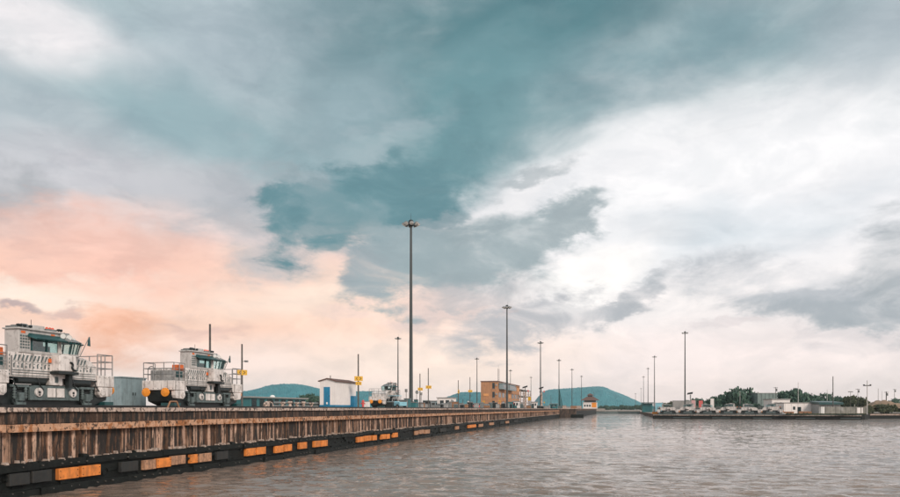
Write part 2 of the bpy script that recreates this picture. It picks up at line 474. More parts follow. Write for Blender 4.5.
def glass_mat():
    m = bpy.data.materials.new('cab_glass'); m.use_nodes = True
    T = NT(m.node_tree)
    tr = T.n('ShaderNodeBsdfTransparent'); tr.inputs[0].default_value = (0.72, 0.88, 0.89, 1)
    gl = T.n('ShaderNodeBsdfGlossy'); gl.inputs['Roughness'].default_value = 0.05
    mx = T.n('ShaderNodeMixShader')
    mx.inputs[0].default_value = 0.10; T.link(tr.outputs[0], mx.inputs[1]); T.link(gl.outputs[0], mx.inputs[2])
    T.link(mx.outputs[0], T.n('ShaderNodeOutputMaterial').inputs[0])
    return m
M_GLASS = glass_mat()

def leaf_mat(name, a, b, s1=0.45, s2=2.5):
    m = bpy.data.materials.new(name); m.use_nodes = True
    T = NT(m.node_tree)
    pos = T.n('ShaderNodeNewGeometry').outputs['Position']
    n = T.noise(pos, s1, 4, 0.6).outputs['Fac']
    n2 = T.noise(pos, s2, 3, 0.6).outputs['Fac']
    c = T.mix(T.rng(T.math('ADD', T.math('MULTIPLY', n, 0.6), T.math('MULTIPLY', n2, 0.4)), 0.35, 0.65), a, b)
    bs = T.n('ShaderNodeBsdfPrincipled'); T.put(bs.inputs['Base Color'], c); bs.inputs['Roughness'].default_value = 0.65
    T.link(bs.outputs[0], T.n('ShaderNodeOutputMaterial').inputs[0])
    return m
M_LEAF = leaf_mat('leaf_dark', (0.022, 0.068, 0.055, 1), (0.075, 0.14, 0.09, 1))
M_LEAF2 = leaf_mat('leaf_olive', (0.045, 0.06, 0.028, 1), (0.10, 0.105, 0.05, 1))
M_HILL = leaf_mat('hazy_hill_forest', (0.016, 0.165, 0.205, 1), (0.036, 0.225, 0.265, 1), 0.02, 0.07)  # forest tone with the teal of distance haze mixed into its colour

# ------------------------------------------------------------------ water: wind chop as real relief near the camera, fine ripples as bump
def water_mat():
    m = bpy.data.materials.new('muddy_water'); m.use_nodes = True
    T = NT(m.node_tree)
    pos = T.n('ShaderNodeNewGeometry').outputs['Position']
    big = T.noise(pos, 0.06, 4, 0.55).outputs['Fac']
    c = T.mix(T.rng(big, 0.35, 0.65), (0.25, 0.18, 0.14, 1), (0.21, 0.165, 0.14, 1))
    b = T.n('ShaderNodeBsdfPrincipled')
    T.put(b.inputs['Base Color'], c)
    b.inputs['Roughness'].default_value = 0.03
    b.inputs['IOR'].default_value = 1.42
    r = T.mapping(pos, rot=(0, 0, R(-10)), scale=(0.62, 2.1, 1))
    rip = T.noise(r, 0.75, 4, 0.62, 0.5).outputs['Fac']
    patch = T.rng(T.noise(pos, 0.05, 3, 0.55).outputs['Fac'], 0.35, 0.62, 0.55, 1.15)      # calmer and more ruffled areas
    crest = T.math('MULTIPLY', T.rng(rip, 0.46, 0.74), T.math('MULTIPLY', patch, 2.2))       # sparse sharp crests between flatter water
    fine = T.math('MULTIPLY', T.noise(r, 3.2, 3, 0.55, 0.3).outputs['Fac'], 0.22)
    h = T.math('ADD', crest, fine)
    bp = T.n('ShaderNodeBump'); bp.inputs['Strength'].default_value = 1.0; bp.inputs['Distance'].default_value = 0.045
    T.link(h, bp.inputs['Height']); T.link(bp.outputs[0], b.inputs['Normal'])
    T.link(b.outputs[0], T.n('ShaderNodeOutputMaterial').inputs[0])
    return m

def build_water():
    xs = list(np.arange(-27.6, 48, 0.22))
    s = 0.22
    while xs[-1] < 2600: s *= 1.07; xs.append(xs[-1] + s)
    ys = [-400, -200, -100, -50, -20, 0, 8, 14, 18]
    y = 20.0
    while y < 640: ys.append(y); y += 0.17 * max(1.0, y / 32)
    ys += [700, 800, 1000]
    xs, ys = np.array(xs), np.array(ys)
    nx, ny = len(xs), len(ys)
    gx, gy = np.meshgrid(xs, ys)
    dxl, dyl = np.gradient(xs)[None, :], np.gradient(ys)[:, None]
    rng = np.random.default_rng(3)
    z = np.zeros_like(gx)
    for i in range(90):
        lam = 0.65 * (3.2 / 0.65) ** rng.random()
        th = R(172) + rng.normal(0, 0.42)              # the breeze comes down the canal
        k = 2 * math.pi / lam
        kx, ky = k * math.sin(th), k * math.cos(th)
        amp = 0.0040 * lam ** 0.72 * (0.6 + 0.8 * rng.random())
        wx = np.clip((2 * math.pi / max(abs(kx), 1e-3)) / np.maximum(dxl, 1e-3) / 2.0 - 1.0, 0, 1)
        wy = np.clip((2 * math.pi / max(abs(ky), 1e-3)) / np.maximum(dyl, 1e-3) / 2.0 - 1.0, 0, 1)
        ph = rng.random() * 6.283
        a = kx * gx + ky * gy + ph
        z += amp * wx * wy * (np.sin(a) + 0.30 * np.sin(2 * a + 1.57))
    gust = 0.75 + 0.35 * np.sin(gx * 0.05 + 1.3 * np.sin(gy * 0.031)) * np.sin(gy * 0.043 + 0.7)
    z *= gust
    co = np.stack([gx, gy, z], -1).reshape(-1, 3).astype(np.float32)
    idx = np.arange(nx * ny).reshape(ny, nx)
    q = np.stack([idx[:-1, :-1], idx[:-1, 1:], idx[1:, 1:], idx[1:, :-1]], -1).reshape(-1, 4).astype(np.int32)
    me = bpy.data.meshes.new('canal_water')
    me.vertices.add(len(co)); me.vertices.foreach_set('co', co.ravel())
    me.loops.add(q.size); me.loops.foreach_set('vertex_index', q.ravel())
    me.polygons.add(len(q)); me.polygons.foreach_set('loop_start', np.arange(0, q.size, 4, dtype=np.int32))
    me.polygons.foreach_set('use_smooth', np.ones(len(q), dtype=bool))
    me.update(calc_edges=True)
    me.materials.append(water_mat())
    o = bpy.data.objects.new('canal_water', me); COL.objects.link(o)
    tag(o, 'choppy brown canal water reflecting the pale sky', None, None, 'structure')
build_water()

# ------------------------------------------------------------------ ground
XW = -26.6            # face of the near lock wall
YEND = on_x(559, XW)  # where the approach wall stops
XCH = -20.0           # left face of the lock chamber
XCR = 13.6            # right face of the lock chamber
YG = 566.0            # lock gates
ZQ = 4.02             # quay level
ZR = 1.8              # right bank level
MB().prism_xy([(XW - 0.6, -60), (XW - 0.6, YEND + 4), (XCH - 0.6, YEND + 9), (XCH - 0.6, YG + 8), (-30, 6500), (-5000, 6500), (-5000, -60)], -2.0, ZQ).build('quay_ground', M_SLAB)
g = bpy.data.objects['quay_ground']; tag(g, 'concrete quay top behind the near lock wall', None, None, 'structure')
c1, c2, c3, c4 = P(653, 284), P(862, 255), P(864.5, 276), P(867, 283)
c5 = P(1500, 283)
poly = [(c1.x, c1.y), (c2.x, c2.y), (c3.x, c3.y), (c4.x, c4.y), (c5.x, c5.y), (4000, 1500), (4000, 6500), (XCR + 0.6, 6500), (XCR + 0.6, c1.y + 12)]
tag(MB().prism_xy(poly, -2.0, ZR).build('right_bank_ground', M_SLAB), 'low concrete bank across the water', None, None, 'structure')
tag(MB().prism_xy([(XCH - 0.7, YG + 8), (XCR + 0.7, YG + 8), (XCR + 0.7, 6400), (-29, 6400)], -2.0, 2.2).build('far_ground', M_SLAB), 'ground beyond the lock gates', None, None, 'structure')

# ------------------------------------------------------------------ hills: wooded ridges 2 to 3 km away
def hill(name, label, D, prof, depth, seed):
    rr = np.random.default_rng(seed)
    pxs = np.array([p[0] for p in prof], float); pys = np.array([p[1] for p in prof], float)
    cols, rows = 260, 60
    px = np.linspace(pxs[0], pxs[-1], cols)
    top = np.interp(px, pxs, pys)
    ker = np.hanning(13); ker /= ker.sum()
    top = np.convolve(np.pad(top, 6, mode='edge'), ker, 'valid')
    u = (px - 450) / F
    vs = []
    waves = [(rr.uniform(0.012, 0.09), rr.uniform(-0.09, 0.09), rr.random() * 6.28, 0) for _ in range(26)]
    for j in range(rows):
        s = j / (rows - 1)                     # 0 front foot, 0.45 crest, 1 back foot
        prof_s = math.sin(math.pi * min(1, s / 0.9) ** 0.8) if s < 0.9 else 0
        prof_s = max(0, prof_s)
        t = D + (s - 0.45) * depth
        for i in range(cols):
            h = max(0.0, (408.5 - top[i])) * D / F * prof_s
            x, y = t * (-SN + u[i] * CS), t * (CS + u[i] * SN)
            nz = sum(math.sin(x * a + y * b + p) for a, b, p, _ in waves) / 5
            vs.append((x, y, 1.0 + h + (nz * 1.2 + rr.normal() * 0.6 + abs(rr.normal()) * 0.7) * min(1, h / 14)))
    fs = [(j*cols + i, j*cols + i + 1, (j+1)*cols + i + 1, (j+1)*cols + i) for j in range(rows - 1) for i in range(cols - 1)]
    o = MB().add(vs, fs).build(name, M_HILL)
    return tag(o, label, None, None, 'structure')
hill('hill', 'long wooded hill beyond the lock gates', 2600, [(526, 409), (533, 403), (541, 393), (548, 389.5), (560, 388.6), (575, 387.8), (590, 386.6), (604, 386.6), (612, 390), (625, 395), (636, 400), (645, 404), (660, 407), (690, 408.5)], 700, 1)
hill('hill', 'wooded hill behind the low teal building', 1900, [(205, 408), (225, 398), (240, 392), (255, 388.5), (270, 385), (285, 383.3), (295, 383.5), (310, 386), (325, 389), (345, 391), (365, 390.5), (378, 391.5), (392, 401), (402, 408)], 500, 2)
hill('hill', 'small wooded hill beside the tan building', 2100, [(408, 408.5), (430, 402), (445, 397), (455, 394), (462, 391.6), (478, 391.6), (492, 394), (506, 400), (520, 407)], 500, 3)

M_GREYB = pmat('bolt_steel', (0.13, 0.12, 0.11), 0.6, 0.3, var=0.4, scale=6)

# ------------------------------------------------------------------ near lock wall
Y0 = 6.0
wall = thing('lock_wall', (XW, Y0, 0), 'long rust-streaked concrete lock wall with orange fender panels along the water', 'wall')
def wl(mb, name, mat, **k):
    for i, p in enumerate(mb.v): mb.v[i] = (p[0] - XW, p[1] - Y0, p[2])
    return mb.build(name, mat, wall, **k)
wl(MB().box(XW - 0.6, XW, Y0, YEND, -1.5, 4.0), 'wall_face', M_WALL)
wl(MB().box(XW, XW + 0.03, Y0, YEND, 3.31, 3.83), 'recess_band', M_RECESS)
SEG = 4.3
nseg = int((YEND - Y0) / SEG)
rs = random.Random(11)
phase = on_x(82, XW + 0.3) % SEG
ystart = Y0 + ((phase - Y0) % SEG) - SEG
cope_m = [MB().box(-0.75, 0.16, 0.02, SEG - 0.02, 3.84 + d, 4.05 + e).mesh('coping_block', M_COPE) for d, e in ((0, 0), (-0.012, 0.012), (0.015, -0.008))]
beam_m = []
for k in range(4):
    mb = MB(); w = [0.10, 0.17, 0.12, 0.20][k]
    mb.prism_yz([(w, 2.95), (SEG - w, 2.95), (SEG - w, 3.29), (w, 3.29)], -0.1, 0.30 + 0.02 * k)
    beam_m.append(mb.mesh('ledge_beam', M_BEAM))
for i in range(nseg + 2):
    y = ystart + i * SEG
    if y < Y0 - 0.1 or y + SEG > YEND + 0.2: continue
    inst('coping_block', cope_m[i % 3], wall, (0, y - Y0, 0))
    inst('ledge_beam', beam_m[rs.randrange(4)], wall, (0, y - Y0, rs.uniform(-0.015, 0.015)), scale=(1, 1, 1))
# upright ribs below the ledge, irregular widths and gaps
rib_m = []
for w, d in ((0.24, 0.12), (0.12, 0.10), (0.075, 0.09), (0.15, 0.12)):
    mb = MB().prism_xy([(-0.05, -w/2), (d * 0.6, -w/2), (d, -w/2 + 0.03), (d, w/2 - 0.03), (d * 0.6, w/2), (-0.05, w/2)], 1.55, 2.97)
    rib_m.append((mb.mesh('rib', M_RIB), mb.mesh('rib', M_RIB2)))
y = 20.0; nr = 0
while y < YEND - 1 and nr < 296:
    # clumps of close ribs and gaps as along the real wall
    dense = 0.5 + 0.5 * math.sin(y * 0.19 + 1.1) + 0.35 * math.sin(y * 0.53)
    y += rs.uniform(0.38, 0.85) + max(0, 0.8 - dense) * rs.uniform(0.6, 2.2) + (y / 300) * 0.45
    k = rs.choices((0, 1, 2, 3), (2, 3, 3, 3))[0]
    if y < YEND - 0.5:
        q_ = inst('rib', rib_m[k][rs.random() < 0.45], wall, (rs.uniform(-0.05, 0.0), y - Y0, 0), scale=(1, rs.uniform(0.7, 1.4), 1)); nr += 1
        q_.rotation_euler.x = rs.uniform(-0.012, 0.012)
# timber fender: backing, wales in lengths, posts
wl(MB().box(XW, XW + 0.16, Y0, YEND, -0.6, 1.52), 'fender_backing', M_BLACK)
wale_m = [MB().box(0.16, 0.34, 0.03, 3.0 - 0.03, z0, z1).mesh('fender_timber', M_BLACK) for z0, z1 in ((1.22, 1.55), (-0.5, 0.42))]
wale_m2 = [MB().box(0.16, 0.40, 0.05, 3.0 - 0.04, z0, z1).mesh('fender_timber', M_BLACK) for z0, z1 in ((1.19, 1.50), (-0.5, 0.38))]
for i in range(int((YEND - Y0) / 3.0)):
    for r_ in (0, 1):
        q_ = inst('fender_timber', (wale_m, wale_m2)[rs.random() < 0.4][r_], wall, (rs.uniform(-0.04, 0.03), i * 3.0, rs.uniform(-0.07, 0.05)))
        q_.rotation_euler.x = rs.uniform(-0.02, 0.02)
# low-level rubbing panels: orange, faded and grey
panels = [(8, 30, 2), (31, 52, 2), (58, 79.5, 0), (80.5, 101, 0), (120, 138, 2), (143, 156, 1), (156, 171, 0), (171, 186, 1), (190, 198, 0), (199, 212, 1), (216, 228, 2),
          (246, 256, 0), (256.4, 266, 0), (275, 283.5, 0), (284, 292, 0), (299, 307, 0), (314, 321, 0), (321.4, 328, 0), (357, 364, 0), (364.4, 371, 0), (372.5, 377, 0),
          (381, 385.5, 0), (386, 390, 0), (393, 398, 0), (415, 418, 1), (419, 424, 1), (425, 430, 1), (440, 446, 2), (456, 459, 1), (468, 476, 0), (479, 483, 1), (490, 494, 1), (500, 504, 2), (506, 509, 1), (514, 518, 2)]
XP = XW + 0.36
for a, b, k in panels:
    ya, yb = on_x(a, XP), on_x(b, XP)
    dz = rs.uniform(-0.04, 0.05)
    mb = MB(); n = max(1, 1)
    mb.box(XP - 0.22, XP, ya + 0.05, yb - 0.05, 0.56 + dz, 1.10 + dz)
    pn = wl(mb, 'fender_panel', (M_ORANGE, M_FADED, M_GREYF)[k], bevel=0.015)
    pn.location.x = rs.uniform(0.0, 0.06)
    if a < 330 and k == 0:
        for zz in (0.68, 0.83, 0.98):
            for f_ in (0.10, 0.36, 0.63, 0.90):
                if zz == 0.83 or f_ in (0.36, 0.63): continue
                yy = ya + (yb - ya) * f_
                m_ = MB().tube((XP - 0.005, yy, zz + dz), (XP + 0.012, yy, zz + dz), 0.026, n=6)
                for i, q in enumerate(m_.v): m_.v[i] = (q[0] - XW, q[1] - Y0, q[2])
                m_.build('bolt', M_RAIL, pn)
# crust of pale stubs along the top of the fender and bolt heads on the timbers
mb = MB(); y = 18.0
while y < YEND - 1:
    y += rs.uniform(0.13, 0.4) * (1 + y / 160)
    if rs.random() < 0.8:
        w, h, d = rs.uniform(0.03, 0.11), rs.uniform(0.05, 0.17), rs.uniform(0.12, 0.36)
        z0 = 1.54 + rs.uniform(-0.06, 0.05)
        mb.hexa([(XW, y - w, z0), (XW + d, y - w, z0), (XW + d, y + w, z0), (XW, y + w, z0)],
                [(XW, y - w*.8, z0 + h), (XW + d*.85, y - w*.6, z0 + h*.9), (XW + d*.85, y + w*.7, z0 + h), (XW, y + w*.8, z0 + h)])
tag(wl(mb, 'crust', M_SHELL), kind='stuff')
mb = MB(); y = 18.0
while y < 170:
    y += rs.uniform(0.35, 0.6) * (1 + y / 120)
    for z in (0.22, 1.36):
        if rs.random() < 0.55:
            mb.tube((XW + 0.30, y, z), (XW + 0.42, y, z), 0.035, n=6)
tag(wl(mb, 'bolt_heads', M_GREYB), kind='stuff')
# broken stubs, chocks and hanging scraps that roughen the fender
mb = MB(); y = 18.0
while y < 250:
    y += rs.uniform(0.12, 0.5) * (1 + y / 110)
    z = rs.uniform(0.0, 1.5); w, h, d = rs.uniform(0.05, 0.4), rs.uniform(0.05, 0.3), rs.uniform(0.2, 0.345)
    mb.hexa([(XW, y - w, z), (XW + d, y - w, z), (XW + d*.9, y + w*.8, z + 0.02), (XW, y + w, z)], [(XW, y - w, z + h), (XW + d*.9, y - w*.9, z + h*.9), (XW + d, y + w*.7, z + h*.7), (XW, y + w, z + h)])
tag(wl(mb, 'broken_timber', M_BLACK), kind='stuff')
# end pier of the approach wall and its step into the chamber
pier = thing('end_pier', (XW, YEND, 0), 'pale stepped concrete pier at the far end of the near lock wall', 'pier')
def at0(mb, o):
    for i, p in enumerate(mb.v): mb.v[i] = (p[0] - o.location.x, p[1] - o.location.y, p[2] - o.location.z)
    return mb
at0(MB().prism_xy([(XW - 0.7, YEND + 0.02), (XW + 0.5, YEND + 0.02), (XW + 1.2, YEND + 3), (XCH + 0.2, YEND + 8), (XCH + 0.2, YEND + 10), (XW - 0.7, YEND + 10)], -1.5, 3.85), pier).build('pier_body', M_RECESS, pier)
at0(MB().prism_xy([(XW - 0.7, YEND + 0.02), (XW + 0.6, YEND - 0.1), (XW + 1.3, YEND + 2.9), (XCH + 0.3, YEND + 7.9), (XCH + 0.3, YEND + 10.05), (XW - 0.7, YEND + 10.05)], 3.85, 4.06), pier).build('pier_cap', M_COPE, pier)
at0(MB().box(XW + 0.5, XCH + 3.5, YEND + 6.0, YEND + 9, -1, 1.4), pier).build('fender_platform', M_BLACK, pier)
# left chamber wall
cw = thing('chamber_wall', (XCH, YEND + 10, 0), 'left wall of the far lock chamber with a dark wet base', 'wall')
at0(MB().box(XCH - 0.6, XCH, YEND + 10.1, YG + 8, -1.5, 3.9), cw).build('wall_face', M_WALL, cw)
at0(MB().box(XCH - 0.62, XCH + 0.15, YEND + 10.1, YG + 8, 3.9, 4.08), cw).build('coping', M_COPE, cw)
at0(MB().box(XCH, XCH + 0.2, YEND + 10.1, YG, -1, 3.0), cw).build('fender', M_BLACK, cw)
cr = thing('chamber_wall', (XCR, c1.y + 12, 0), 'right wall of the far lock chamber', 'wall')
at0(MB().box(XCR, XCR + 0.6, c1.y + 12.1, YG + 8, -1.5, 1.62), cr).build('wall_face', M_WALL, cr)
at0(MB().box(XCR - 0.15, XCR + 0.62, c1.y + 12.1, YG + 8, 1.62, 1.84), cr).build('coping', M_COPE, cr)
# mitre gates
gate = thing('lock_gate', ((XCH + XCR) / 2, YG, 0), 'dark mitred steel lock gates closing the chamber', 'gate')
mid = (XCH + XCR) / 2
for s, xa in ((1, XCH), (-1, XCR)):
    leaf = at0(MB().hexa([(xa, YG, -1), (mid - s*0.03, YG + 5, -1), (mid - s*0.03, YG + 7, -1), (xa, YG + 2, -1)][::s],
                         [(xa, YG, 2.0), (mid - s*0.03, YG + 5, 2.0), (mid - s*0.03, YG + 7, 2.0), (xa, YG + 2, 2.0)][::s]), gate).build('gate_leaf', M_SLATE, gate)
    mb = MB().tube((xa, YG - 0.1, 3.1), (mid - s*0.1, YG + 4.9, 3.1), 0.07, n=6)
    for k in range(9):
        f_ = k / 8
        x_, y_ = xa + (mid - xa) * f_ * 0.98, YG - 0.1 + 5 * f_
        mb.tube((x_, y_, 2.0), (x_, y_, 3.1), 0.05, n=6)
    at0(mb, gate).build('handrail', M_GALV, gate)
    at0(MB().box(min(xa, mid) + 0.2, max(xa, mid) - 0.2, YG - 0.2, YG + 0.1, 2.02, 2.25), gate).build('walkway_edge', M_COPE, gate)

# right bank front: dark fender face and pale kerb beams in lengths
bank = thing('bank_wall', (c1.x, c1.y, 0), 'low dark quay wall with a pale kerb beneath the parked locomotives', 'wall')
d = (c2 - c1); L = d.length; d.normalize(); nrm = Vector((d.y, -d.x, 0))
def bank_box(s0, s1, o0, o1, z0, z1, name, mat):
    a, b = c1 + d * s0 - c1, c1 + d * s1 - c1
    q = [a + nrm * o1, b + nrm * o1, b + nrm * o0, a + nrm * o0]
    return MB().hexa([(p.x, p.y, z0) for p in q], [(p.x, p.y, z1) for p in q]).build(name, mat, bank)
bank_box(0, L, 0.0, 0.3, -1, 1.25, 'fender_face', M_BLACK)
for k in range(10):
    s0, s1 = L * k / 10 + 0.1, L * (k + 1) / 10 - 0.1
    bank_box(s0, s1, -0.1, 0.45, 1.27, 1.55 if k % 3 else 1.5, 'kerb_beam', M_COPE)
    bank_box(s0 + 0.3, s1 - 0.3, 0.31, 0.42, 0.30, 0.52, 'rubbing_strip', M_SLATE if k % 2 else M_GREYF)
bank_box(0, L, -0.4, 0.2, 1.56, 1.86, 'wall_top', M_SLATE)
bk2 = thing('bank_wall', (c4.x, c4.y, 0), 'black quay edge below the earth mound', 'wall')
at0(MB().hexa([(c4.x, c4.y - 1, -1), (c5.x, c5.y - 1, -1), (c5.x, c5.y, -1), (c4.x, c4.y, -1)], [(c4.x, c4.y - 1, 1.3), (c5.x, c5.y - 1, 1.3), (c5.x, c5.y, 1.3), (c4.x, c4.y, 1.3)]), bk2).build('fender_face', M_BLACK, bk2)
at0(MB().hexa([(c2.x - 0.2, c2.y - 0.2, -1), (c2.x + 0.9, c2.y + 0.2, -1), (c4.x + 0.8, c4.y - 1.0, -1), (c4.x - 0.4, c4.y - 0.6, -1)], [(c2.x - 0.2, c2.y - 0.2, 1.84), (c2.x + 0.9, c2.y + 0.2, 1.84), (c4.x + 0.8, c4.y - 1.0, 1.84), (c4.x - 0.4, c4.y - 0.6, 1.84)]), bk2).build('corner_face', M_BLACK, bk2)
at0(MB().hexa([(c4.x, c4.y - 1.1, 1.3), (c5.x, c5.y - 1.1, 1.3), (c5.x, c5.y, 1.3), (c4.x, c4.y, 1.3)], [(c4.x, c4.y - 1.1, 1.85), (c5.x, c5.y - 1.1, 1.85), (c5.x, c5.y, 1.85), (c4.x, c4.y, 1.85)]), bk2).build('kerb', M_COPE, bk2)

# rails of the towing track on the quay
XT = -29.75
for k, (x, w, h, lab) in enumerate(((XT + 1.15, 0.09, 0.17, 'dark steel rail of the towing track on the water side'), (XT, 0.22, 0.12, 'toothed rack between the rails of the towing track'), (XT - 1.15, 0.09, 0.17, 'dark steel rail of the towing track on the land side'))):
    nm = ('track_rail', 'track_rack', 'track_rail')[k]
    o = thing(nm, (x, 0, ZQ), lab, 'rail')
    MB().box(-w * 1.4, w * 1.4, 8, YEND + 5, 0.0, 0.05).build('rail_foot', M_RAIL, o)
    MB().box(-w / 2, w / 2, 8, YEND + 5, 0.05, h).build('rail_head', M_RAIL, o)

# ------------------------------------------------------------------ towing locomotive ("mule"); local x points to the water, y runs along the track
def make_mule(label):
    t = thing('towing_locomotive', (0, 0, 0), label, 'locomotive', 'towing locomotives')
    # running gear
    MB().prism_yz([(-3.6, 0.62), (-2.95, 0.06), (2.95, 0.06), (3.6, 0.62), (3.5, 1.16), (-3.5, 1.16)], -1.0, 0.92).build('underframe', M_DARK, t)
    for s in (-1, 1):
        xo = 1.02 * s
        f = MB().prism_yz([(-1.62, 0.34), (1.62, 0.34), (1.62, 1.02), (1.45, 1.12), (-1.45, 1.12), (-1.62, 1.02)], xo, xo + 0.14 * s).build('side_frame', M_SLATE, t, bevel=0.02)
        if s > 0:
            for y in (-1.12, 1.12):
                d_ = MB().tube((1.16, y, 0.76), (1.24, y, 0.76), 0.235, n=18).build('inspection_cover', M_WHITE, t)
                MB().tube((1.24, y, 0.76), (1.26, y, 0.76), 0.07, n=10).tube((1.24, y, 0.62), (1.265, y, 0.62), 0.045, n=8).build('hub', M_DARK, d_)
            for y0 in (-0.56, 0.04):
                MB().box(1.16, 1.21, y0, y0 + 0.52, 0.50, 1.0).build('cover_plate', M_WHITE, t, bevel=0.015)
        for y in (-2.2, 2.2):
            w = thing_part('wheel', t)
            MB().tube((xo - 0.10 * s, y, 0.42), (xo + 0.06 * s, y, 0.42), 0.42, n=24).build('tyre', M_DARK, w)
            MB().tube((xo + 0.06 * s, y, 0.42), (xo + 0.085 * s, y, 0.42), 0.27, n=20).build('rim', M_SLATE, w)
            a = MB().box(*sorted((xo + 0.07 * s, xo + 0.26 * s)), y - 0.16, y + 0.16, 0.30, 0.72).build('axle_box', M_SLATE, t, bevel=0.03)
            mb = MB()
            for dy in (-0.33, 0.33):
                for k in range(4):
                    mb.tube((xo + 0.12 * s, y + dy, 0.46 + k * 0.13), (xo + 0.12 * s, y + dy, 0.54 + k * 0.13), 0.085, n=10)
                mb.tube((xo + 0.12 * s, y + dy, 0.40), (xo + 0.12 * s, y + dy, 1.05), 0.05, n=8)
            tag(mb.build('spring', M_SLATE, t), kind='stuff')
            MB().box(*sorted((xo + 0.02 * s, xo + 0.16 * s)), y - 0.5, y + 0.5, 1.0, 1.12).build('spring_beam', M_SLATE, t)
            MB().box(*sorted((xo + 0.05 * s, xo + 0.2 * s)), y - 0.28, y + 0.28, 0.10, 0.22).build('brake_beam', M_SLATE, t)
        MB().tube((xo + 0.02 * s, -2.35, 1.34), (xo + 0.02 * s, -0.62, 1.34), 0.17, n=12).build('air_tank', M_DARK, t)
        MB().tube((xo + 0.02 * s, 0.82, 1.34), (xo + 0.02 * s, 2.45, 1.34), 0.17, n=12).build('air_tank', M_DARK, t)
    # decks and body
    for s in (-1, 1):
        y0, y1 = sorted((2.92 * s, 4.22 * s))
        e = MB().box(-1.22, 1.24, y0, y1, 1.18, 1.84).build('end_deck', M_WHITE, t, bevel=0.03)
        mb = MB()
        for k in range(7):
            mb.tube((-1.1 + k * 0.37, 4.235 * s, 1.30), (-1.1 + k * 0.37, 4.22 * s, 1.30), 0.025, n=6)
        for k in range(4):
            mb.tube((1.25, (3.1 + k * 0.33) * s, 1.74), (1.235, (3.1 + k * 0.33) * s, 1.74), 0.022, n=6)
        tag(mb.build('rivets', M_DARK, e), kind='stuff')
        MB().prism_yz([(2.95 * s, 0.08), (3.95 * s, 0.40), (4.15 * s, 1.17), (2.95 * s, 1.17)], -0.95, 0.90).build('end_skirt', M_DARK, t)
        MB().prism_yz([(3.02 * s, 0.72), (3.2 * s, 0.56), (4.0 * s, 0.62), (4.12 * s, 0.85), (4.12 * s, 1.16), (3.02 * s, 1.16)], 0.92, 1.22).build('coupler_housing', M_WHITE, t, bevel=0.04)
        MB().tube((1.22, 3.28 * s, 0.86), (1.27, 3.28 * s, 0.86), 0.19, n=16).build('round_cover', M_WHITE, t)
        MB().box(0.2, 1.2, *sorted((3.5 * s, 4.2 * s)), 0.10, 0.30).build('foot_step', M_TEALD, t)
        for x in (-0.72, 0.72):
            b = MB().tube((x, 4.16 * s, 1.02), (x, 4.42 * s, 1.02), 0.11, n=12).build('buffer', M_BUFF, t)
            MB().lathe((0, 0, 0), [(0.12, 0), (0.27, 0.03), (0.31, 0.07), (0.29, 0.12), (0.10, 0.16)], 20).build('buffer_disc', M_BUFF, b, smooth=False)
            dsc = [c for c in bpy.data.objects if c.parent == b][0]
            dsc.location = (x, 4.40 * s, 1.02); dsc.rotation_euler = (-R(90) * s, 0, 0)
        # railing
        mb = MB()
        ya, yb = 2.98 * s, 4.16 * s
        corners = [(1.16, ya), (1.16, yb), (-1.14, yb), (-1.14, ya)]
        for (xa, y_a), (xb, y_b) in zip(corners, corners[1:]):
            for z in (2.28, 2.68, 3.08):
                mb.tube((xa, y_a, z), (xb, y_b, z), 0.026, n=6)
        for x, y in corners + [(0.4, yb), (-0.4, yb), (1.16, (ya + yb) / 2)]:
            mb.tube((x, y, 1.84), (x, y, 3.08), 0.03, n=6)
        mb.build('railing', M_STEEL, t)
    hoop = MB()
    pts = [(0.0, 1.84), (0.0, 2.55)] + [(0.26 - 0.26 * math.cos(R(a)), 2.55 + 0.28 * math.sin(R(a))) for a in range(30, 180, 30)] + [(0.52, 2.55), (0.52, 1.84)]
    for (a, z), (b, z2) in zip(pts, pts[1:]):
        hoop.tube((-0.85 + a, -4.10, z), (-0.85 + b, -4.10, z2), 0.03, n=6)
    hoop.build('hoop', M_STEEL, t)
    q = MB().box(-0.85, 1.02, -3.85, -2.95, 1.85, 2.58).build('equipment_box', M_GREY, t, bevel=0.03)
    MB().box(1.02, 1.04, -3.75, -3.08, 2.08, 2.48).build('hatch', M_TEALD, q)
    MB().box(0.35, 0.95, -3.4, -2.97, 2.60, 2.98).build('orange_box', M_BUFFR, t, bevel=0.03)
    body = MB().prism_yz([(-2.9, 1.52), (2.92, 1.52), (2.92, 2.30), (2.45, 2.62), (2.0, 2.78), (-2.9, 2.78)], -1.22, 1.16).build('body', M_WHITE, t, bevel=0.04)
    for z in (1.60, 1.74, 1.86):
        MB().box(1.16, 1.185, -2.7, -0.35, z, z + 0.03).build('trim_strip', M_SLATE, body)
        MB().box(1.16, 1.185, 0.9, 2.8, z, z + 0.03).build('trim_strip', M_SLATE, body)
    mb = MB()
    for (ya, yb, zb) in ((-2.62, -0.35, 2.36), (0.98, 2.1, 2.36)):
        y = ya
        while y < yb:
            mb.hexa([(1.155, y, zb), (1.18, y, zb), (1.18, y + 0.07, zb), (1.155, y + 0.07, zb)], [(1.155, y + 0.10, zb + 0.30), (1.18, y + 0.10, zb + 0.30), (1.18, y + 0.20, zb + 0.30), (1.155, y + 0.20, zb + 0.30)])
            y += 0.235
    for (ya, yb, zb) in ((-2.62, -0.35, 2.0), (0.98, 2.6, 2.0)):
        y = ya; k = 0
        while y < yb:
            mb.box(1.155, 1.178, y, y + 0.07, zb, zb + (0.10 if k % 2 else 0.2)); k += 1
            mb.box(1.155, 1.178, y + 0.03, y + 0.11, zb + 0.2, zb + 0.24)
            y += 0.235
    tag(mb.build('louvres', M_SLATE, body), kind='stuff')
    mb = MB()
    for k in range(6): mb.box(1.155, 1.175, -2.86, -2.82, 1.6 + 0.19 * k, 1.7 + 0.19 * k)
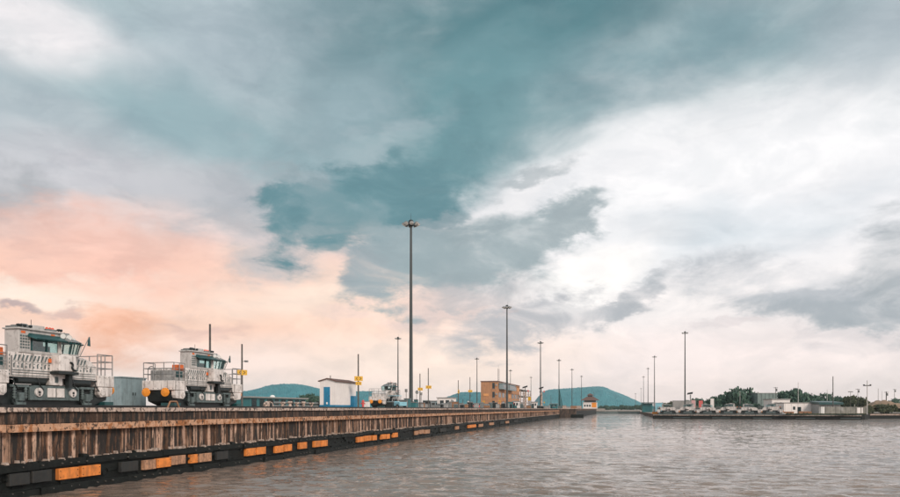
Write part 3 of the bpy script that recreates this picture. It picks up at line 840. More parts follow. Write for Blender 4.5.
    tag(mb.build('door_seam', M_SLATE, body), kind='stuff')
    mb = MB()
    for y in (-2.05, -1.45, -0.9, 1.35, 1.95, 2.5): mb.box(1.155, 1.168, y, y + 0.022, 1.92, 2.74 if y < 2 else 2.3)
    mb.box(1.155, 1.168, -2.88, -0.3, 2.30, 2.32).box(1.155, 1.168, 0.95, 2.9, 2.30, 2.32)
    tag(mb.build('panel_seam', M_SLATE, body), kind='stuff')
    mb = MB()
    for y in (-2.7, -1.2, 1.1, 2.7):
        mb.tube((1.2, y, 1.50), (1.23, y + 0.1, 1.15), 0.028, n=6).tube((1.23, y + 0.1, 1.15), (1.22, y + 0.35, 0.9), 0.028, n=6)
    tag(mb.build('hose', M_DARK, t), kind='stuff')
    MB().box(1.10, 1.17, -2.9, 2.92, 1.46, 1.53).build('dark_gap_line', M_DARK, t)  # dark strip put in for the shaded gap between body and deck
    MB().box(1.165, 1.19, -2.75, -2.70, 1.6, 2.6).build('grab_iron', M_STEEL, body)
    MB().box(0.92, 1.20, -0.42, 0.42, 1.16, 1.76).build('centre_panel', M_WHITE, t, bevel=0.02)
    MB().box(1.20, 1.215, -0.10, 0.12, 1.3, 1.62).build('panel_mark', M_SLATE, t)
    # windlass nose and fairlead
    nose = MB().prism_yz([(-0.28, 1.92), (0.80, 1.92), (0.92, 2.15), (0.88, 2.80), (-0.28, 2.80)], 1.17, 1.66).build('windlass_housing', M_WHITE, t, bevel=0.05)
    MB().box(1.10, 1.72, -0.38, 0.98, 1.76, 1.91).build('bracket', M_DARK, t, bevel=0.02)
    MB().box(1.18, 1.42, 0.62, 0.86, 1.05, 1.76).build('bracket_leg', M_DARK, t)
    hk = MB()
    hp = [(0.40, 2.42), (0.52, 2.40), (0.58, 2.28), (0.52, 2.14), (0.62, 2.02), (0.80, 1.98)]
    for (a, z), (b, z2) in zip(hp, hp[1:]): hk.tube((1.70, a, z), (1.70, b, z2), 0.055, n=8)
    hk.build('cable_guide', M_DARK, nose)
    MB().box(1.17, 1.24, -0.50, -0.34, 2.36, 2.58).build('warning_plate', M_BUFFR, t, bevel=0.02)
    # cab
    MB().box(0.35, 1.20, -2.34, -1.62, 2.78, 3.98).build('cab_rear', M_GREYW, t, bevel=0.03)
    mb = MB()
    for k in range(5):
        for j in range(4):
            mb.box(1.20, 1.215, -2.26 + j * 0.15, -2.16 + j * 0.15, 3.0 + k * 0.15, 3.09 + k * 0.15)
    tag(mb.build('vent_mesh', M_SLATE, t), kind='stuff')
    MB().box(0.06, 1.18, -1.62, 0.22, 2.78, 2.92).build('window_sill', M_GREYW, t)
    MB().box(0.06, 0.16, -1.05, 0.22, 2.92, 3.6).build('cab_back_wall', M_TEALD, t)
    MB().box(0.16, 0.9, -1.0, -0.1, 2.92, 3.25).build('console', M_TEALD, t)
    MB().box(0.06, 1.20, -1.62, 0.22, 3.58, 3.98).build('cab_header', M_GREYW, t)
    for y in (-1.58, -0.62, 0.14):
        MB().box(1.10, 1.19, y, y + 0.08, 2.92, 3.58).build('window_post', M_TEALD if y < 0 else M_WHITE, t)
    for y0, y1 in ((-1.50, -0.62), (-0.54, 0.14)):
        MB().box(1.13, 1.145, y0, y1, 2.92, 3.58).build('window_pane', M_GLASS, t)
    MB().hexa([(1.18, -1.86, 3.66), (1.62, -1.70, 3.50), (1.62, 0.30, 3.50), (1.18, 0.26, 3.66)], [(1.18, -1.72, 3.84), (1.64, -1.66, 3.56), (1.64, 0.30, 3.56), (1.18, 0.26, 3.84)]).build('awning', M_TEALD, t)
    # glazed bay with a sloping roof
    bay = [(0.05, 0.30), (1.20, 0.30), (1.50, 0.55), (1.50, 1.20), (1.05, 1.62), (0.05, 1.62)]
    top = [(0.0, 0.22), (1.24, 0.22), (1.66, 0.50), (1.66, 1.28), (1.12, 1.78), (0.0, 1.78)]
    MB().prism_xy(bay, 2.78, 2.90).build('bay_sill', M_GREYW, t)
    for i in range(6):
        (xa, ya), (xb, yb) = bay[i], bay[(i + 1) % 6]
        (xc, yc), (xd, yd) = top[i], top[(i + 1) % 6]
        z0, z1 = 2.90, 3.56
        k0 = 0.95
        MB().tube((xa, ya, z0), (xa + (xc - xa) * k0, ya + (yc - ya) * k0, z1), 0.045, n=6).build('bay_post', M_WHITE if i in (1, 3) else M_TEALD, t)
        if i in (2, 3, 4):
            for f_ in ((0.5,) if i != 2 else (0.33, 0.67)):
                xm, ym = xa + (xb - xa) * f_, ya + (yb - ya) * f_
                xn, yn = xc + (xd - xc) * f_, yc + (yd - yc) * f_
                MB().tube((xm, ym, z0), (xn, yn, z1), 0.03, n=6).build('mullion', M_TEALD, t)
        if i != 0:
            MB().add([(xa, ya, z0), (xb, yb, z0), (xd, yd, z1), (xc, yc, z1)], [(0, 1, 2, 3)]).build('window_pane', M_GLASS, t)
    rt = [(0.1, 0.22), (1.0, 0.22), (1.2, 0.5), (1.2, 0.9), (0.9, 1.1), (0.1, 1.1)]
    n = 6
    vs = [(x, y, 3.56) for x, y in top] + [(x, y, 3.98 - 0.30 * max(0, (y - 0.5))) for x, y in rt]
    MB().add(vs, [tuple(range(n))[::-1], tuple(range(n, 2*n))] + [(i, (i+1) % n, (i+1) % n + n, i + n) for i in range(n)]).build('bay_roof', M_GREYD, t)
    MB().hexa([(1.2, 0.45, 3.52), (1.74, 0.45, 3.44), (1.70, 1.34, 3.42), (1.2, 1.34, 3.52)], [(1.2, 0.45, 3.58), (1.76, 0.45, 3.50), (1.72, 1.34, 3.48), (1.2, 1.34, 3.58)]).build('sun_visor', M_TEALD, t)
    MB().box(0.28, 1.30, -2.42, 0.36, 3.98, 4.06).build('cab_roof', M_GREYW, t, bevel=0.02)
    # roof gear
    for (x0, x1, y0, y1, h, mt) in ((0.3, 0.9, -1.95, -1.35, 0.20, M_GREYD), (0.2, 1.0, -1.30, -0.55, 0.24, M_GREYW), (0.4, 1.1, -0.5, 0.15, 0.13, M_GREYD), (0.4, 0.95, -2.35, -2.0, 0.10, M_GREYD)):
        MB().box(x0, x1, y0, y1, 4.06, 4.06 + h).build('roof_box', mt, t, bevel=0.02)
    for y in (-0.42, -0.22, -0.04):
        MB().lathe((1.0, y, 4.06), [(0.07, 0), (0.075, 0.14), (0.06, 0.2), (0.02, 0.23)], 10).build('beacon', M_RED, t)
    for y in (-2.34, -2.2, -1.95, -1.6, 0.18, 0.34):
        mb = MB().tube((1.14, y, 4.05), (1.14, y, 4.14), 0.02, n=6).tube((1.14, y - 0.05, 4.18), (1.14, y + 0.07, 4.18), 0.055, 0.075, n=10)
        mb.build('flood_lamp', M_DARK, t)
    MB().tube((1.0, 0.75, 3.92), (1.0, 0.75, 4.12), 0.02, n=6).tube((0.9, 0.55, 4.0), (1.1, 0.95, 3.98), 0.10, n=10).build('horn', M_GREYD, t)
    for (x, y, z, r_) in ((1.30, 0.30, 3.90, 0.15), (1.38, 0.62, 3.84, 0.17), (1.30, 1.0, 3.74, 0.14)):
        sp = MB().tube((x - 0.2, y + 0.08, z), (x + 0.06, y - 0.03, z - 0.05), r_ * 0.75, r_, n=12).build('spotlight', M_GREYW, t)
        MB().tube((x + 0.06, y - 0.03, z - 0.05), (x + 0.075, y - 0.037, z - 0.053), r_ * 0.85, n=12).build('lens', M_LAMP, sp)
    MB().tube((0.6, -1.0, 4.28), (0.6, -1.0, 4.62), 0.015, n=5).build('aerial', M_DARK, t)
    MB().tube((0.75, -1.75, 4.24), (0.75, -1.42, 4.24), 0.10, n=10).build('air_horn', M_STEEL, t)
    # mirror on its leaning arm
    MB().tube((1.50, 1.30, 2.85), (1.66, 1.78, 3.95), 0.022, n=6).build('mirror_arm', M_GREYD, t)
    MB().hexa([(1.60, 1.70, 3.46), (1.66, 1.66, 3.46), (1.66, 1.88, 3.44), (1.60, 1.90, 3.44)], [(1.60, 1.78, 3.94), (1.66, 1.76, 3.94), (1.66, 1.84, 3.98), (1.60, 1.86, 3.98)]).build('mirror', M_TEALD, t)
    # number plates
    for y in (-2.20, -0.35):
        MB().box(1.20, 1.215, y, y + 0.24, 3.78, 3.90).build('number_plate', M_BUFFR, t)
    return t
def thing_part(name, parent):
    o = bpy.data.objects.new(name, None); COL.objects.link(o); o.parent = parent; o.empty_display_size = 0.2
    return o
M_GREYW = pmat('mule_cab_paint', (0.52, 0.50, 0.485), 0.5, var=0.12, scale=2.0, dirt=0.4, dirt_col=(0.16, 0.15, 0.14, 1), streak=0.3)
M_GREYD = pmat('mule_roof_paint', (0.20, 0.21, 0.21), 0.55, var=0.25, scale=3.0, dirt=0.4)
M_BUFFR = pmat('red_orange_paint', (0.75, 0.16, 0.035), 0.45, var=0.12, scale=4, dirt=0.25)

mule = make_mule('large pale towing locomotive with glazed cab, next to the blue-grey cabinet')
mule.location = (XT, 30.45, ZQ + 0.08)
mule.scale = (1, 1, 0.955)
m2 = copy_tree(mule)
m2.location = (XT, 44.5, ZQ + 0.08)
m2['label'] = 'pale towing locomotive with two orange buffers, beside the yellow-signed pole'
for o in [x for x in bpy.data.objects if x.parent == m2 and x.name.startswith('orange_box')]: o.location.x += 0.12
m3 = copy_tree(mule)
ym = on_x(385, -37.0)
m3.location = (-37.0, ym, ZQ + 0.1)
m3.scale = (1, -1, 0.96)
m3['label'] = 'small distant towing locomotive on the rear track near the tallest mast'
# the row parked across the water
labels = ['pale towing locomotive parked first in the row, beside the lock chamber entrance', 'pale towing locomotive parked between the right-hand mast and the pink sign',
          'pale towing locomotive parked behind the red sign across the water', 'pale towing locomotive parked under the tallest round tree',
          'pale towing locomotive parked in front of the netted block', 'pale towing locomotive parked last in the row, beside the long white shed']
skip = ('rivets', 'spring', 'brake_beam', 'spring_beam', 'hub', 'round_cover', 'mullion', 'flood_lamp', 'number_plate', 'panel_mark', 'hoop', 'door_seam', 'foot_step', 'rim', 'axle_box', 'trim_strip', 'bay_post', 'cover_plate', 'inspection_cover', 'mirror_arm', 'mirror', 'warning_plate', 'beacon', 'spotlight', 'aerial', 'air_horn', 'louvres', 'vent_mesh', 'panel_seam', 'hose', 'grab_iron')
bank_ang = math.atan2(d.y, d.x)
for k, lab in enumerate(labels):
    o = copy_tree(mule, None, skip)
    s = (669 + k * 21.5 - 653) / 209 * L
    p = c1 + d * s - nrm * (2.4 + (k % 2) * 0.6)
    o.location = (p.x, p.y, ZR + 0.05)
    o.rotation_euler = (0, 0, bank_ang - R(90))
    o['label'] = lab
    if k % 2: o.scale = (1, -1, 1)

# ------------------------------------------------------------------ high-mast floodlights
pole_m = MB().tube((0, 0, 0), (0, 0, 29.0), 0.32, 0.17, n=14).tube((0, 0, 0), (0, 0, 0.5), 0.45, 0.45, n=12).mesh('pole', M_GALV)
mb = MB()
for i in range(16):
    a, b = 2 * math.pi * i / 16, 2 * math.pi * (i + 1) / 16
    mb.tube((0.75 * math.cos(a), 0.75 * math.sin(a), 29.2), (0.75 * math.cos(b), 0.75 * math.sin(b), 29.2), 0.05, n=6)
for i in range(8):
    a = 2 * math.pi * i / 8
    mb.tube((0.15 * math.cos(a), 0.15 * math.sin(a), 29.3), (1.02 * math.cos(a), 1.02 * math.sin(a), 29.2), 0.035, n=6)
mb.lathe((0, 0, 28.9), [(0.2, 0), (0.42, 0.15), (0.42, 0.8), (0.3, 1.0), (0.1, 1.1)], 12)
head_m = mb.mesh('head_frame', M_DARK)
lamp_m = MB().lathe((0, 0, 0), [(0.36, -0.02), (0.36, 0.02), (0.33, 0.16), (0.18, 0.34), (0.06, 0.38)], 12).mesh('lamp', M_STEEL)
lens_m = MB().lathe((0, 0, 0), [(0.30, -0.07), (0.34, -0.03), (0.34, -0.022)], 12).mesh('lamp_lens', M_LAMP)
rod_m = MB().tube((0.3, 0.0, 29.5), (0.3, 0.0, 31.2), 0.03, 0.015, n=6).mesh('lightning_rod', M_DARK)
def mast(px, top, label, zb=ZQ, group='floodlight masts', full=True):
    t = 30.0 * F / (408.5 - top) * (1 if zb > 3 else 32.2 / 30)
    p = P(px, t, zb)
    h = (hz(top, t) - zb) / 30.0
    o = thing('floodlight_mast', p, label, 'mast', group, rz=random.random() * 6)
    inst('pole', pole_m, o, (0, 0, 0), scale=(1, 1, h))
    inst('head_frame', head_m, o, (0, 0, 30 * (h - 1) - 0.1))
    inst('lightning_rod', rod_m, o, (0, 0, 30 * (h - 1) - 0.2))
    for i in range(8 if full else 6):
        a = 2 * math.pi * i / (8 if full else 6)
        l = inst('lamp', lamp_m, o, (1.15 * math.cos(a), 1.15 * math.sin(a), 30 * h - 0.95), rz=a)
        l.rotation_euler = (0, R(-28), a)
        inst('lamp_lens', lens_m, l, (0, 0, 0))
for px, top, lab in [(411, 219, 'tallest floodlight mast, rising between the small locomotive and the yellow-signed poles'),
                     (507, 304.5, 'floodlight mast rising in front of the balconies of the tan building'),
                     (540.5, 341, 'floodlight mast just beyond the pale camera column'),
                     (559, 359, 'floodlight mast beside the dark folded derrick'),
                     (572, 368.5, 'floodlight mast on the near side of the control house, before the long hill'),
                     (581.5, 375.5, 'floodlight mast standing right beside the control house')]:
    mast(px, top, lab)
for px, top, lab in [(398, 336.5, 'floodlight mast rising behind the small distant locomotive'),
                     (477, 357.5, 'floodlight mast rising behind the small hill by the tan building'),
                     (510.5, 369.5, 'floodlight mast rising from behind the tan building'),
                     (531, 376.5, 'small floodlight mast between the two pale camera columns')]:
    mast(px, top, lab, full=False)
for px, top, lab in [(685, 331, 'tall floodlight mast behind the parked locomotives across the water'),
                     (654.5, 355.5, 'floodlight mast at the right corner of the lock chamber entrance'),
                     (648, 367.5, 'floodlight mast seen just past the chamber corner mast, second in its row'),
                     (643.5, 376, 'floodlight mast in the right-hand row, near the foot of the long hill'),
                     (641, 388, 'faint floodlight mast at the far end of the right-hand row')]:
    mast(px, top, lab, zb=ZR, full=False)

# ------------------------------------------------------------------ poles with yellow arrow boards behind the track
XPOLE = -31.5
def sign_pole(px, top, label, signs=(), lamp=None, r=0.085):
    t = depth_x(px, XPOLE); y = on_x(px, XPOLE)
    o = thing('sign_pole', (XPOLE, y, ZQ), label, 'pole', 'poles along the towing track')
    H = hz(top, t) - ZQ
    MB().tube((0, 0, 0), (0, 0, H), r, r * 0.8, n=10).box(-0.2, 0.2, -0.2, 0.2, 0, 0.08).build('pole', M_POLE, o)
    for (py, w, hh) in signs:
        z = hz(py, t) - ZQ; w, hh = w * t / F, hh * t / F
        s = MB().hexa([(0.11, -w/2, z - hh/2), (0.15, -w/2, z - hh/2), (0.15, w/2, z - hh/2), (0.11, w/2, z - hh/2)], [(0.11, -w/2, z + hh/2), (0.15, -w/2, z + hh/2), (0.15, w/2, z + hh/2), (0.11, w/2, z + hh/2)]).build('sign_board', M_YEL, o)
        # boards face the camera's side of the quay
        mk = MB()
        for c_ in (-0.25, 0.25):
            a_ = hh * 0.30; q = c_ * w; sg = 1 if c_ > 0 else -1
            mk.add([(0.153, q - sg*a_*0.6, z + a_), (0.153, q + sg*a_*0.6, z), (0.153, q - sg*a_*0.6, z - a_), (0.153, q - sg*a_*1.1, z - a_), (0.153, q + sg*a_*0.1, z), (0.153, q - sg*a_*1.1, z + a_)], [(0, 1, 4, 5), (1, 2, 3, 4)])
        mk.build('arrow_mark', M_SIGNBLK, s)
        s.rotation_euler = (0, 0, R(-52))
    if lamp:
        z = hz(lamp, t) - ZQ
        MB().tube((0, 0, z), (0.35, -0.05, z + 0.03), 0.025, n=6).box(0.30, 0.56, -0.12, 0.06, z - 0.06, z + 0.09).build('lamp', M_GREYD, o)
    return o
sign_pole(210, 324, 'bare dark pole rising behind the cab of the second locomotive', r=0.10)
sign_pole(242, 344, 'pole with one yellow board and a lamp beside the second locomotive', [(372.5, 9.5, 5.2)], lamp=361.5)
sign_pole(358.3, 354, 'pole with two yellow boards beside the white hut', [(378.5, 8.5, 4.6), (383.3, 6.0, 3.4)], r=0.10)
sign_pole(420, 373.5, 'short pole with a yellow board and a round sign beyond the tallest mast', [(389, 5.2, 2.8)])
sign_pole(428.3, 368, 'taller pole with a yellow board between tallest mast and white cabin', [(387, 6.0, 3.0)])
sign_pole(458.3, 380, 'thin pole with a small yellow board beyond the white cabin', [(391.5, 1.8, 3.4)])
sign_pole(470, 377, 'thin pole with a yellow board above the red cars', [(391, 4.6, 2.2)])
# round sign
p = P(416.6, 112, ZQ)
o = thing('round_sign', p, 'small grey round sign on a thin post beside the tallest mast', 'sign')
MB().tube((0, 0, 0), (0, 0, 2.4), 0.04, n=6).build('post', M_POLE, o)
MB().tube((0.05, -0.02, 2.6), (0.10, -0.06, 2.6), 0.30, n=18).build('disc', M_GREYD, o)

# ------------------------------------------------------------------ cabinet, hut, low building
xa = -33.2
ya = on_x(121, xa)
o = thing('cabinet', (xa, ya, ZQ), 'blue-grey steel cabinet between the two near locomotives', 'cabinet')
h = hz(378, depth_x(130, xa)) - ZQ
dy = on_x(146, xa) - ya
MB().box(-2.2, 0, 0, dy, 0.08, h).build('body', M_BLUEGREY, o, bevel=0.02)
MB().box(-2.25, 0.05, -0.05, dy + 0.05, h, h + 0.08).build('lid', M_BLUEGREY, o)
MB().box(-2.2, 0.02, 0.03, dy - 0.03, 0.0, 0.08).build('plinth', M_SLAB, o)
for k in (0, 1):
    dr = MB().box(0.0, 0.025, 0.08 + k * dy / 2, dy / 2 - 0.04 + k * dy / 2, 0.2, h - 0.12).build('door', M_BLUEGREY, o)
    MB().box(0.025, 0.07, dy / 2 - 0.16 + k * 0.24, dy / 2 - 0.12 + k * 0.24, 0.9, 1.1).build('handle', M_DARK, dr)

xh = -33.0
y0 = on_x(335, xh); y1 = on_x(356, xh)
t0 = depth_x(335, xh)
wd = 1.95
o = thing('hut', (xh, y0, ZQ), 'small white hut with a blue door and blue plinth', 'hut')
H = hz(378.8, t0) - ZQ
Ln = y1 - y0
MB().box(-wd, 0, 0, Ln, 0.0, H - 0.28).build('wall', M_HUT, o)
MB().add([(-wd, 0, H - 0.28), (0, 0, H - 0.28), (-wd/2, 0, H), (-wd, Ln, H - 0.28), (0, Ln, H - 0.28), (-wd/2, Ln, H)], [(0, 1, 2), (5, 4, 3), (1, 4, 5, 2), (0, 2, 5, 3)]).build('gable', M_HUT, o)
rf = MB()
rf.hexa([(-wd/2, -0.15, H + 0.01), (0.18, -0.15, H - 0.31), (0.18, Ln + 0.15, H - 0.31), (-wd/2, Ln + 0.15, H + 0.01)], [(-wd/2, -0.15, H + 0.12), (0.18, -0.15, H - 0.20), (0.18, Ln + 0.15, H - 0.20), (-wd/2, Ln + 0.15, H + 0.12)])
rf.hexa([(-wd - 0.18, -0.15, H - 0.31), (-wd/2, -0.15, H + 0.01), (-wd/2, Ln + 0.15, H + 0.01), (-wd - 0.18, Ln + 0.15, H - 0.31)], [(-wd - 0.18, -0.15, H - 0.20), (-wd/2, -0.15, H + 0.12), (-wd/2, Ln + 0.15, H + 0.12), (-wd - 0.18, Ln + 0.15, H - 0.20)])
r_ = rf.build('roof', M_ROOF, o)
MB().tube((-wd/2, 0.9, H), (-wd/2, 0.9, H + 0.45), 0.05, n=8).build('vent_pipe', M_DARK, r_)
MB().box(-wd - 0.02, 0.02, -0.02, Ln + 0.02, 0, 0.42).build('plinth', M_BLUE, o)
dr = MB().box(-1.42, -0.62, -0.05, 0.0, 0.42, 2.55).build('door', M_BLUE, o)
MB().box(-1.50, -0.54, -0.03, 0.0, 0.42, 2.63).build('door_frame', M_HUT, o)
MB().box(-0.72, -0.68, -0.10, -0.05, 1.4, 1.55).build('handle', M_DARK, dr)
MB().box(-1.1, -0.9, -0.065, -0.05, 0.5, 0.75).build('notice', M_HUT, dr)
o = thing('cabinet', (xh + 0.4, on_x(353.5, xh + 0.4), ZQ), 'blue steel cabinet against the far end of the white hut', 'cabinet')
hc = hz(396, depth_x(355, xh)) - ZQ
MB().box(-0.9, 0, 0, 1.2, 0.0, hc).build('body', M_BLUE, o, bevel=0.02)
MB().box(0, 0.02, 0.1, 1.1, 0.15, hc - 0.12).build('door', M_BLUE, o)
# red hydrant and its neighbours by the hut
p = P(363, 86, ZQ)
o = thing('fire_hydrant', p, 'red fire hydrant past the blue cabinet', 'hydrant')
MB().lathe((0, 0, 0), [(0.2, 0), (0.2, 0.06), (0.14, 0.08), (0.13, 0.75), (0.18, 0.78), (0.16, 0.95), (0.06, 1.05)], 12).build('barrel', M_PINK, o)
for s in (-1, 1): MB().tube((0.12 * s, 0, 0.6), (0.26 * s, 0, 0.6), 0.08, n=10).build('outlet', M_PINK, o)
p = P(366.5, 88, ZQ)
o = thing('valve_box', p, 'small white valve box beside the red hydrant', 'box')
MB().box(-0.35, 0.35, -0.3, 0.3, 0, 0.85).build('body', M_HUT, o, bevel=0.03); MB().box(-0.38, 0.38, -0.33, 0.33, 0.85, 0.92).build('lid', M_GREY, o)

# low teal building behind the bollards
xb = -62.0
y0, y1 = on_x(250, xb), on_x(306, xb)
tb = depth_x(278, xb)
o = thing('low_building', (xb, y0, ZQ), 'long low dark teal building with a pale roof edge before the left hill', 'building')
hb = hz(398.3, tb) - ZQ
MB().box(-14, 0, 0, y1 - y0, 0, hb).build('wall', M_TEALW, o)
MB().box(-14.3, 0.4, -0.4, y1 - y0 + 0.4, hb, hb + 0.22).build('roof', M_ROOFG, o)
nb = 8
for k in range(nb):
    a_ = (y1 - y0) * (k + 0.2) / nb; b_ = (y1 - y0) * (k + 0.8) / nb
    MB().box(0.0, 0.03, a_, b_, 0.35, hb - 0.2).build('window', M_WIN, o)
MB().lathe((-3, (y1 - y0) * 0.62, hb + 0.22), [(0.5, 0), (0.5, 0.2), (0.32, 0.42), (0.1, 0.5)], 12).build('roof_vent', M_LAMP, o)

# bollards and sheaves along the quay behind the track
bol_m = [MB().lathe((0, 0, 0), [(0.34, 0), (0.34, 0.07), (0.2, 0.1), (0.17, 0.55), (0.32, 0.62), (0.34, 0.74), (0.22, 0.82)], 14).mesh('bollard', M_COPE)]
for k, px in enumerate((282.5, 290, 297, 303.5, 311.5)):
    y = on_x(px, -34.0)
    o = inst('mooring_bollard', bol_m[0], None, (-34.0, y, ZQ), scale=(0.85, 0.85, 0.82 + 0.10 * (k % 2)))
    tag(o, 'squat pale mooring bollard in the row before the low teal building', 'bollard', 'bollards behind the towing track')
o = thing('cable_sheave', (-33.5, on_x(268, -33.5), ZQ), 'pale rounded cable sheave housing beside the row of bollards', 'sheave')
MB().prism_yz([(-0.55, 0), (0.75, 0), (0.75, 0.25), (0.4, 0.62), (-0.1, 0.7), (-0.5, 0.45)], -0.25, 0.25).build('housing', M_COPE, o)
MB().tube((0.25, 0.1, 0.32), (0.32, 0.1, 0.32), 0.22, n=14).build('sheave_wheel', M_DARK, o)
# dark low pipe rack behind the bollards
o = thing('pipe_rack', (-35.2, on_x(272, -35.2), ZQ), 'low dark pipe rack running behind the mooring bollards', 'rack')
yl = on_x(318, -35.2) - on_x(272, -35.2)
for z in (0.25, 0.6): MB().tube((0, 0, z), (0, yl, z), 0.12, n=10).build('pipe', M_GREYD, o)
for k in range(6): MB().box(-0.15, 0.15, yl * k / 5 - 0.08, yl * k / 5 + 0.08, 0, 0.85).build('post', M_DARK, o)
# tan rail stop in front of the second locomotive
o = thing('rail_stop', (-28.0, on_x(173.5, -28.0), ZQ), 'tan steel trapezoid rail stop at the edge below the second locomotive', 'stop')
w_ = 0.62
for (a, z), (b, z2) in zip([(-w_, 0), (-w_*0.55, 0.44), (w_*0.55, 0.44)], [(-w_*0.55, 0.44), (w_*0.55, 0.44), (w_, 0)]):
    MB().tube((0, a, z), (0, b, z2), 0.055, n=6).build('bar', M_TAN2, o)

# ------------------------------------------------------------------ clutter farther along the quay
def crate(px, t, w, dpt, h, mat, name, label, cat, zb=ZQ, lid=None, extra=None):
    o = thing(name, P(px, t, zb), label, cat)
    MB().box(-w/2, w/2, -dpt/2, dpt/2, 0, h).build('body', mat, o, bevel=0.02)
    MB().box(-w/2 - 0.06, w/2 + 0.06, -dpt/2 - 0.06, dpt/2 + 0.06, h, h + 0.1).build('lid', lid or M_GREYD, o)
    if extra: extra(o, w, dpt, h)
    return o
def kiosk(px, t, w, dpt, h, mat, label, doors=1):
    o = thing('kiosk', P(px, t, ZQ), label, 'kiosk')
    MB().box(-w/2, w/2, 0, dpt, 0, h).build('wall', mat, o)
    MB().box(-w/2 - 0.2, w/2 + 0.2, -0.2, dpt + 0.2, h, h + 0.18).build('roof', M_ROOFG, o)
    MB().box(-w*0.30, -w*0.02, -0.04, 0, 0.05, min(2.1, h * 0.8)).build('door', M_WIN, o)
    MB().box(w*0.12, w*0.38, -0.03, 0, h*0.45, h*0.8).build('window', M_WIN, o)
    MB().box(w/2, w/2 + 0.04, dpt*0.2, dpt*0.5, h*0.4, h*0.78).build('window', M_WIN, o)
    return o
def wheel4(o, w, l, r, mat=None):
    for sx in (-1, 1):
        for y in (-l*0.32, l*0.32):
            wh = MB().tube((sx*(w/2 - 0.12), y, r), (sx*(w/2 + 0.02), y, r), r, n=14).build('wheel', M_TYRE, o)
            MB().tube((sx*(w/2 + 0.02), y, r), (sx*(w/2 + 0.035), y, r), r*0.55, n=10).build('rim', M_STEEL, wh)
def car(px, t, label, mat, group=None, rz=0.0):
    o = thing('parked_car', P(px, t, ZQ), label, 'car', group, rz)
    l, w = 4.3, 1.75
    MB().prism_yz([(-2.1, 0.28), (2.1, 0.28), (2.15, 0.75), (1.3, 0.92), (-1.9, 0.95), (-2.15, 0.7)], -w/2, w/2).build('body', mat, o, bevel=0.06)
    MB().hexa([(-w/2+.05, -1.7, 0.93), (w/2-.05, -1.7, 0.93), (w/2-.05, 1.2, 0.9), (-w/2+.05, 1.2, 0.9)], [(-w/2+.2, -1.1, 1.45), (w/2-.2, -1.1, 1.45), (w/2-.2, 0.4, 1.45), (-w/2+.2, 0.4, 1.45)]).build('cabin', M_WIN, o)
    MB().box(-w/2+.18, w/2-.18, -1.15, 0.42, 1.45, 1.50).build('roof', mat, o)
    wheel4(o, w, l, 0.31)
    return o
# light-blue service cart
o = thing('service_cart', P(397.5, 98, ZQ), 'light blue service cart with dark wheels by the small distant locomotive', 'cart', rz=R(60))
MB().box(-0.7, 0.7, -1.2, 0.2, 0.35, 0.9).build('bed', M_LTBLUE, o, bevel=0.04)
MB().box(-0.65, 0.65, 0.2, 1.2, 0.35, 1.0).build('seat_box', M_LTBLUE, o, bevel=0.04)
MB().box(-0.7, 0.7, -0.1, 1.25, 1.75, 1.82).build('canopy', M_LTBLUE, o)
for x in (-0.62, 0.62):
    for y in (0.0, 1.15): MB().tube((x, y, 0.9), (x, y, 1.75), 0.03, n=6).build('canopy_post', M_STEEL, o)
wheel4(o, 1.4, 2.4, 0.3)
crate(390, 96, 0.9, 0.7, 0.85, M_DARK, 'equipment_chest', 'dark equipment chest in front of the small distant locomotive', 'chest')
crate(403.5, 100, 1.1, 0.8, 1.15, M_GREYD, 'equipment_chest', 'grey equipment chest beside the light blue cart', 'chest')
crate(407.5, 104, 0.8, 0.8, 1.4, M_TEALW, 'equipment_chest', 'teal equipment chest left of the tallest mast foot', 'chest')
crate(413.5, 108, 0.9, 0.9, 0.9, M_TEALW, 'equipment_chest', 'low teal chest right of the tallest mast foot', 'chest')
crate(420, 125, 1.6, 1.0, 1.0, M_TAN2, 'timber_stack', 'brown stack of timber below the short yellow-boarded pole', 'stack')
crate(425.5, 130, 1.3, 1.0, 0.8, M_GREY, 'pallet_load', 'grey pallet load below the yellow-boarded poles', 'pallet')
crate(431, 140, 1.4, 1.0, 1.1, M_DARK, 'winch', 'dark deck winch next to the white cabin', 'winch')
kiosk(444, 180, 3.6, 6, 2.7, M_HUT, 'white cabin with a dark door beside the small hill')
kiosk(435, 190, 2.2, 3, 2.0, M_BLUEGREY, 'pale blue-grey cabin joined behind the white cabin')
for px, lab in ((471, 'red car parked in front of the small hill, below the yellow board'), (477.6, 'red car parked beside the tan building wall')):
    car(px, 196, lab, M_PINK, 'red cars parked by the tan building', rz=R(-75))
crate(454, 170, 2.2, 1.2, 1.6, M_TAN2, 'skip', 'brown steel skip between the white cabin and the red cars', 'skip')
crate(459.5, 172, 1.8, 1.2, 1.25, M_GREY, 'generator', 'grey generator set beyond the brown skip', 'generator')
crate(464.5, 176, 1.4, 1.2, 0.9, M_SLATE, 'generator', 'low slate generator beside the red cars', 'generator')
crate(486, 200, 2.6, 1.4, 1.3, M_GREY, 'generator', 'pale generator set before the tan building', 'generator')
crate(493, 205, 2.4, 1.4, 1.7, M_DARK, 'winch', 'dark winch before the tan building', 'winch')
crate(501, 208, 2.0, 1.4, 1.1, M_TAN2, 'skip', 'small brown skip before the tan building', 'skip')
kiosk(515.4, 215, 2.0, 3, 2.2, M_HUT, 'white kiosk in front of the balconies of the tan building')
crate(510.5, 216, 2.0, 2.2, 2.0, M_TEALW, 'equipment_chest', 'tall dark teal chest beside the white kiosk', 'chest')
kiosk(534, 240, 1.9, 2.5, 2.2, M_HUT, 'white kiosk between the camera columns and the long hill')
crate(523, 236, 2.5, 1.4, 0.9, M_GREYD, 'pallet_load', 'dark pallet load at the foot of the near camera column', 'pallet')
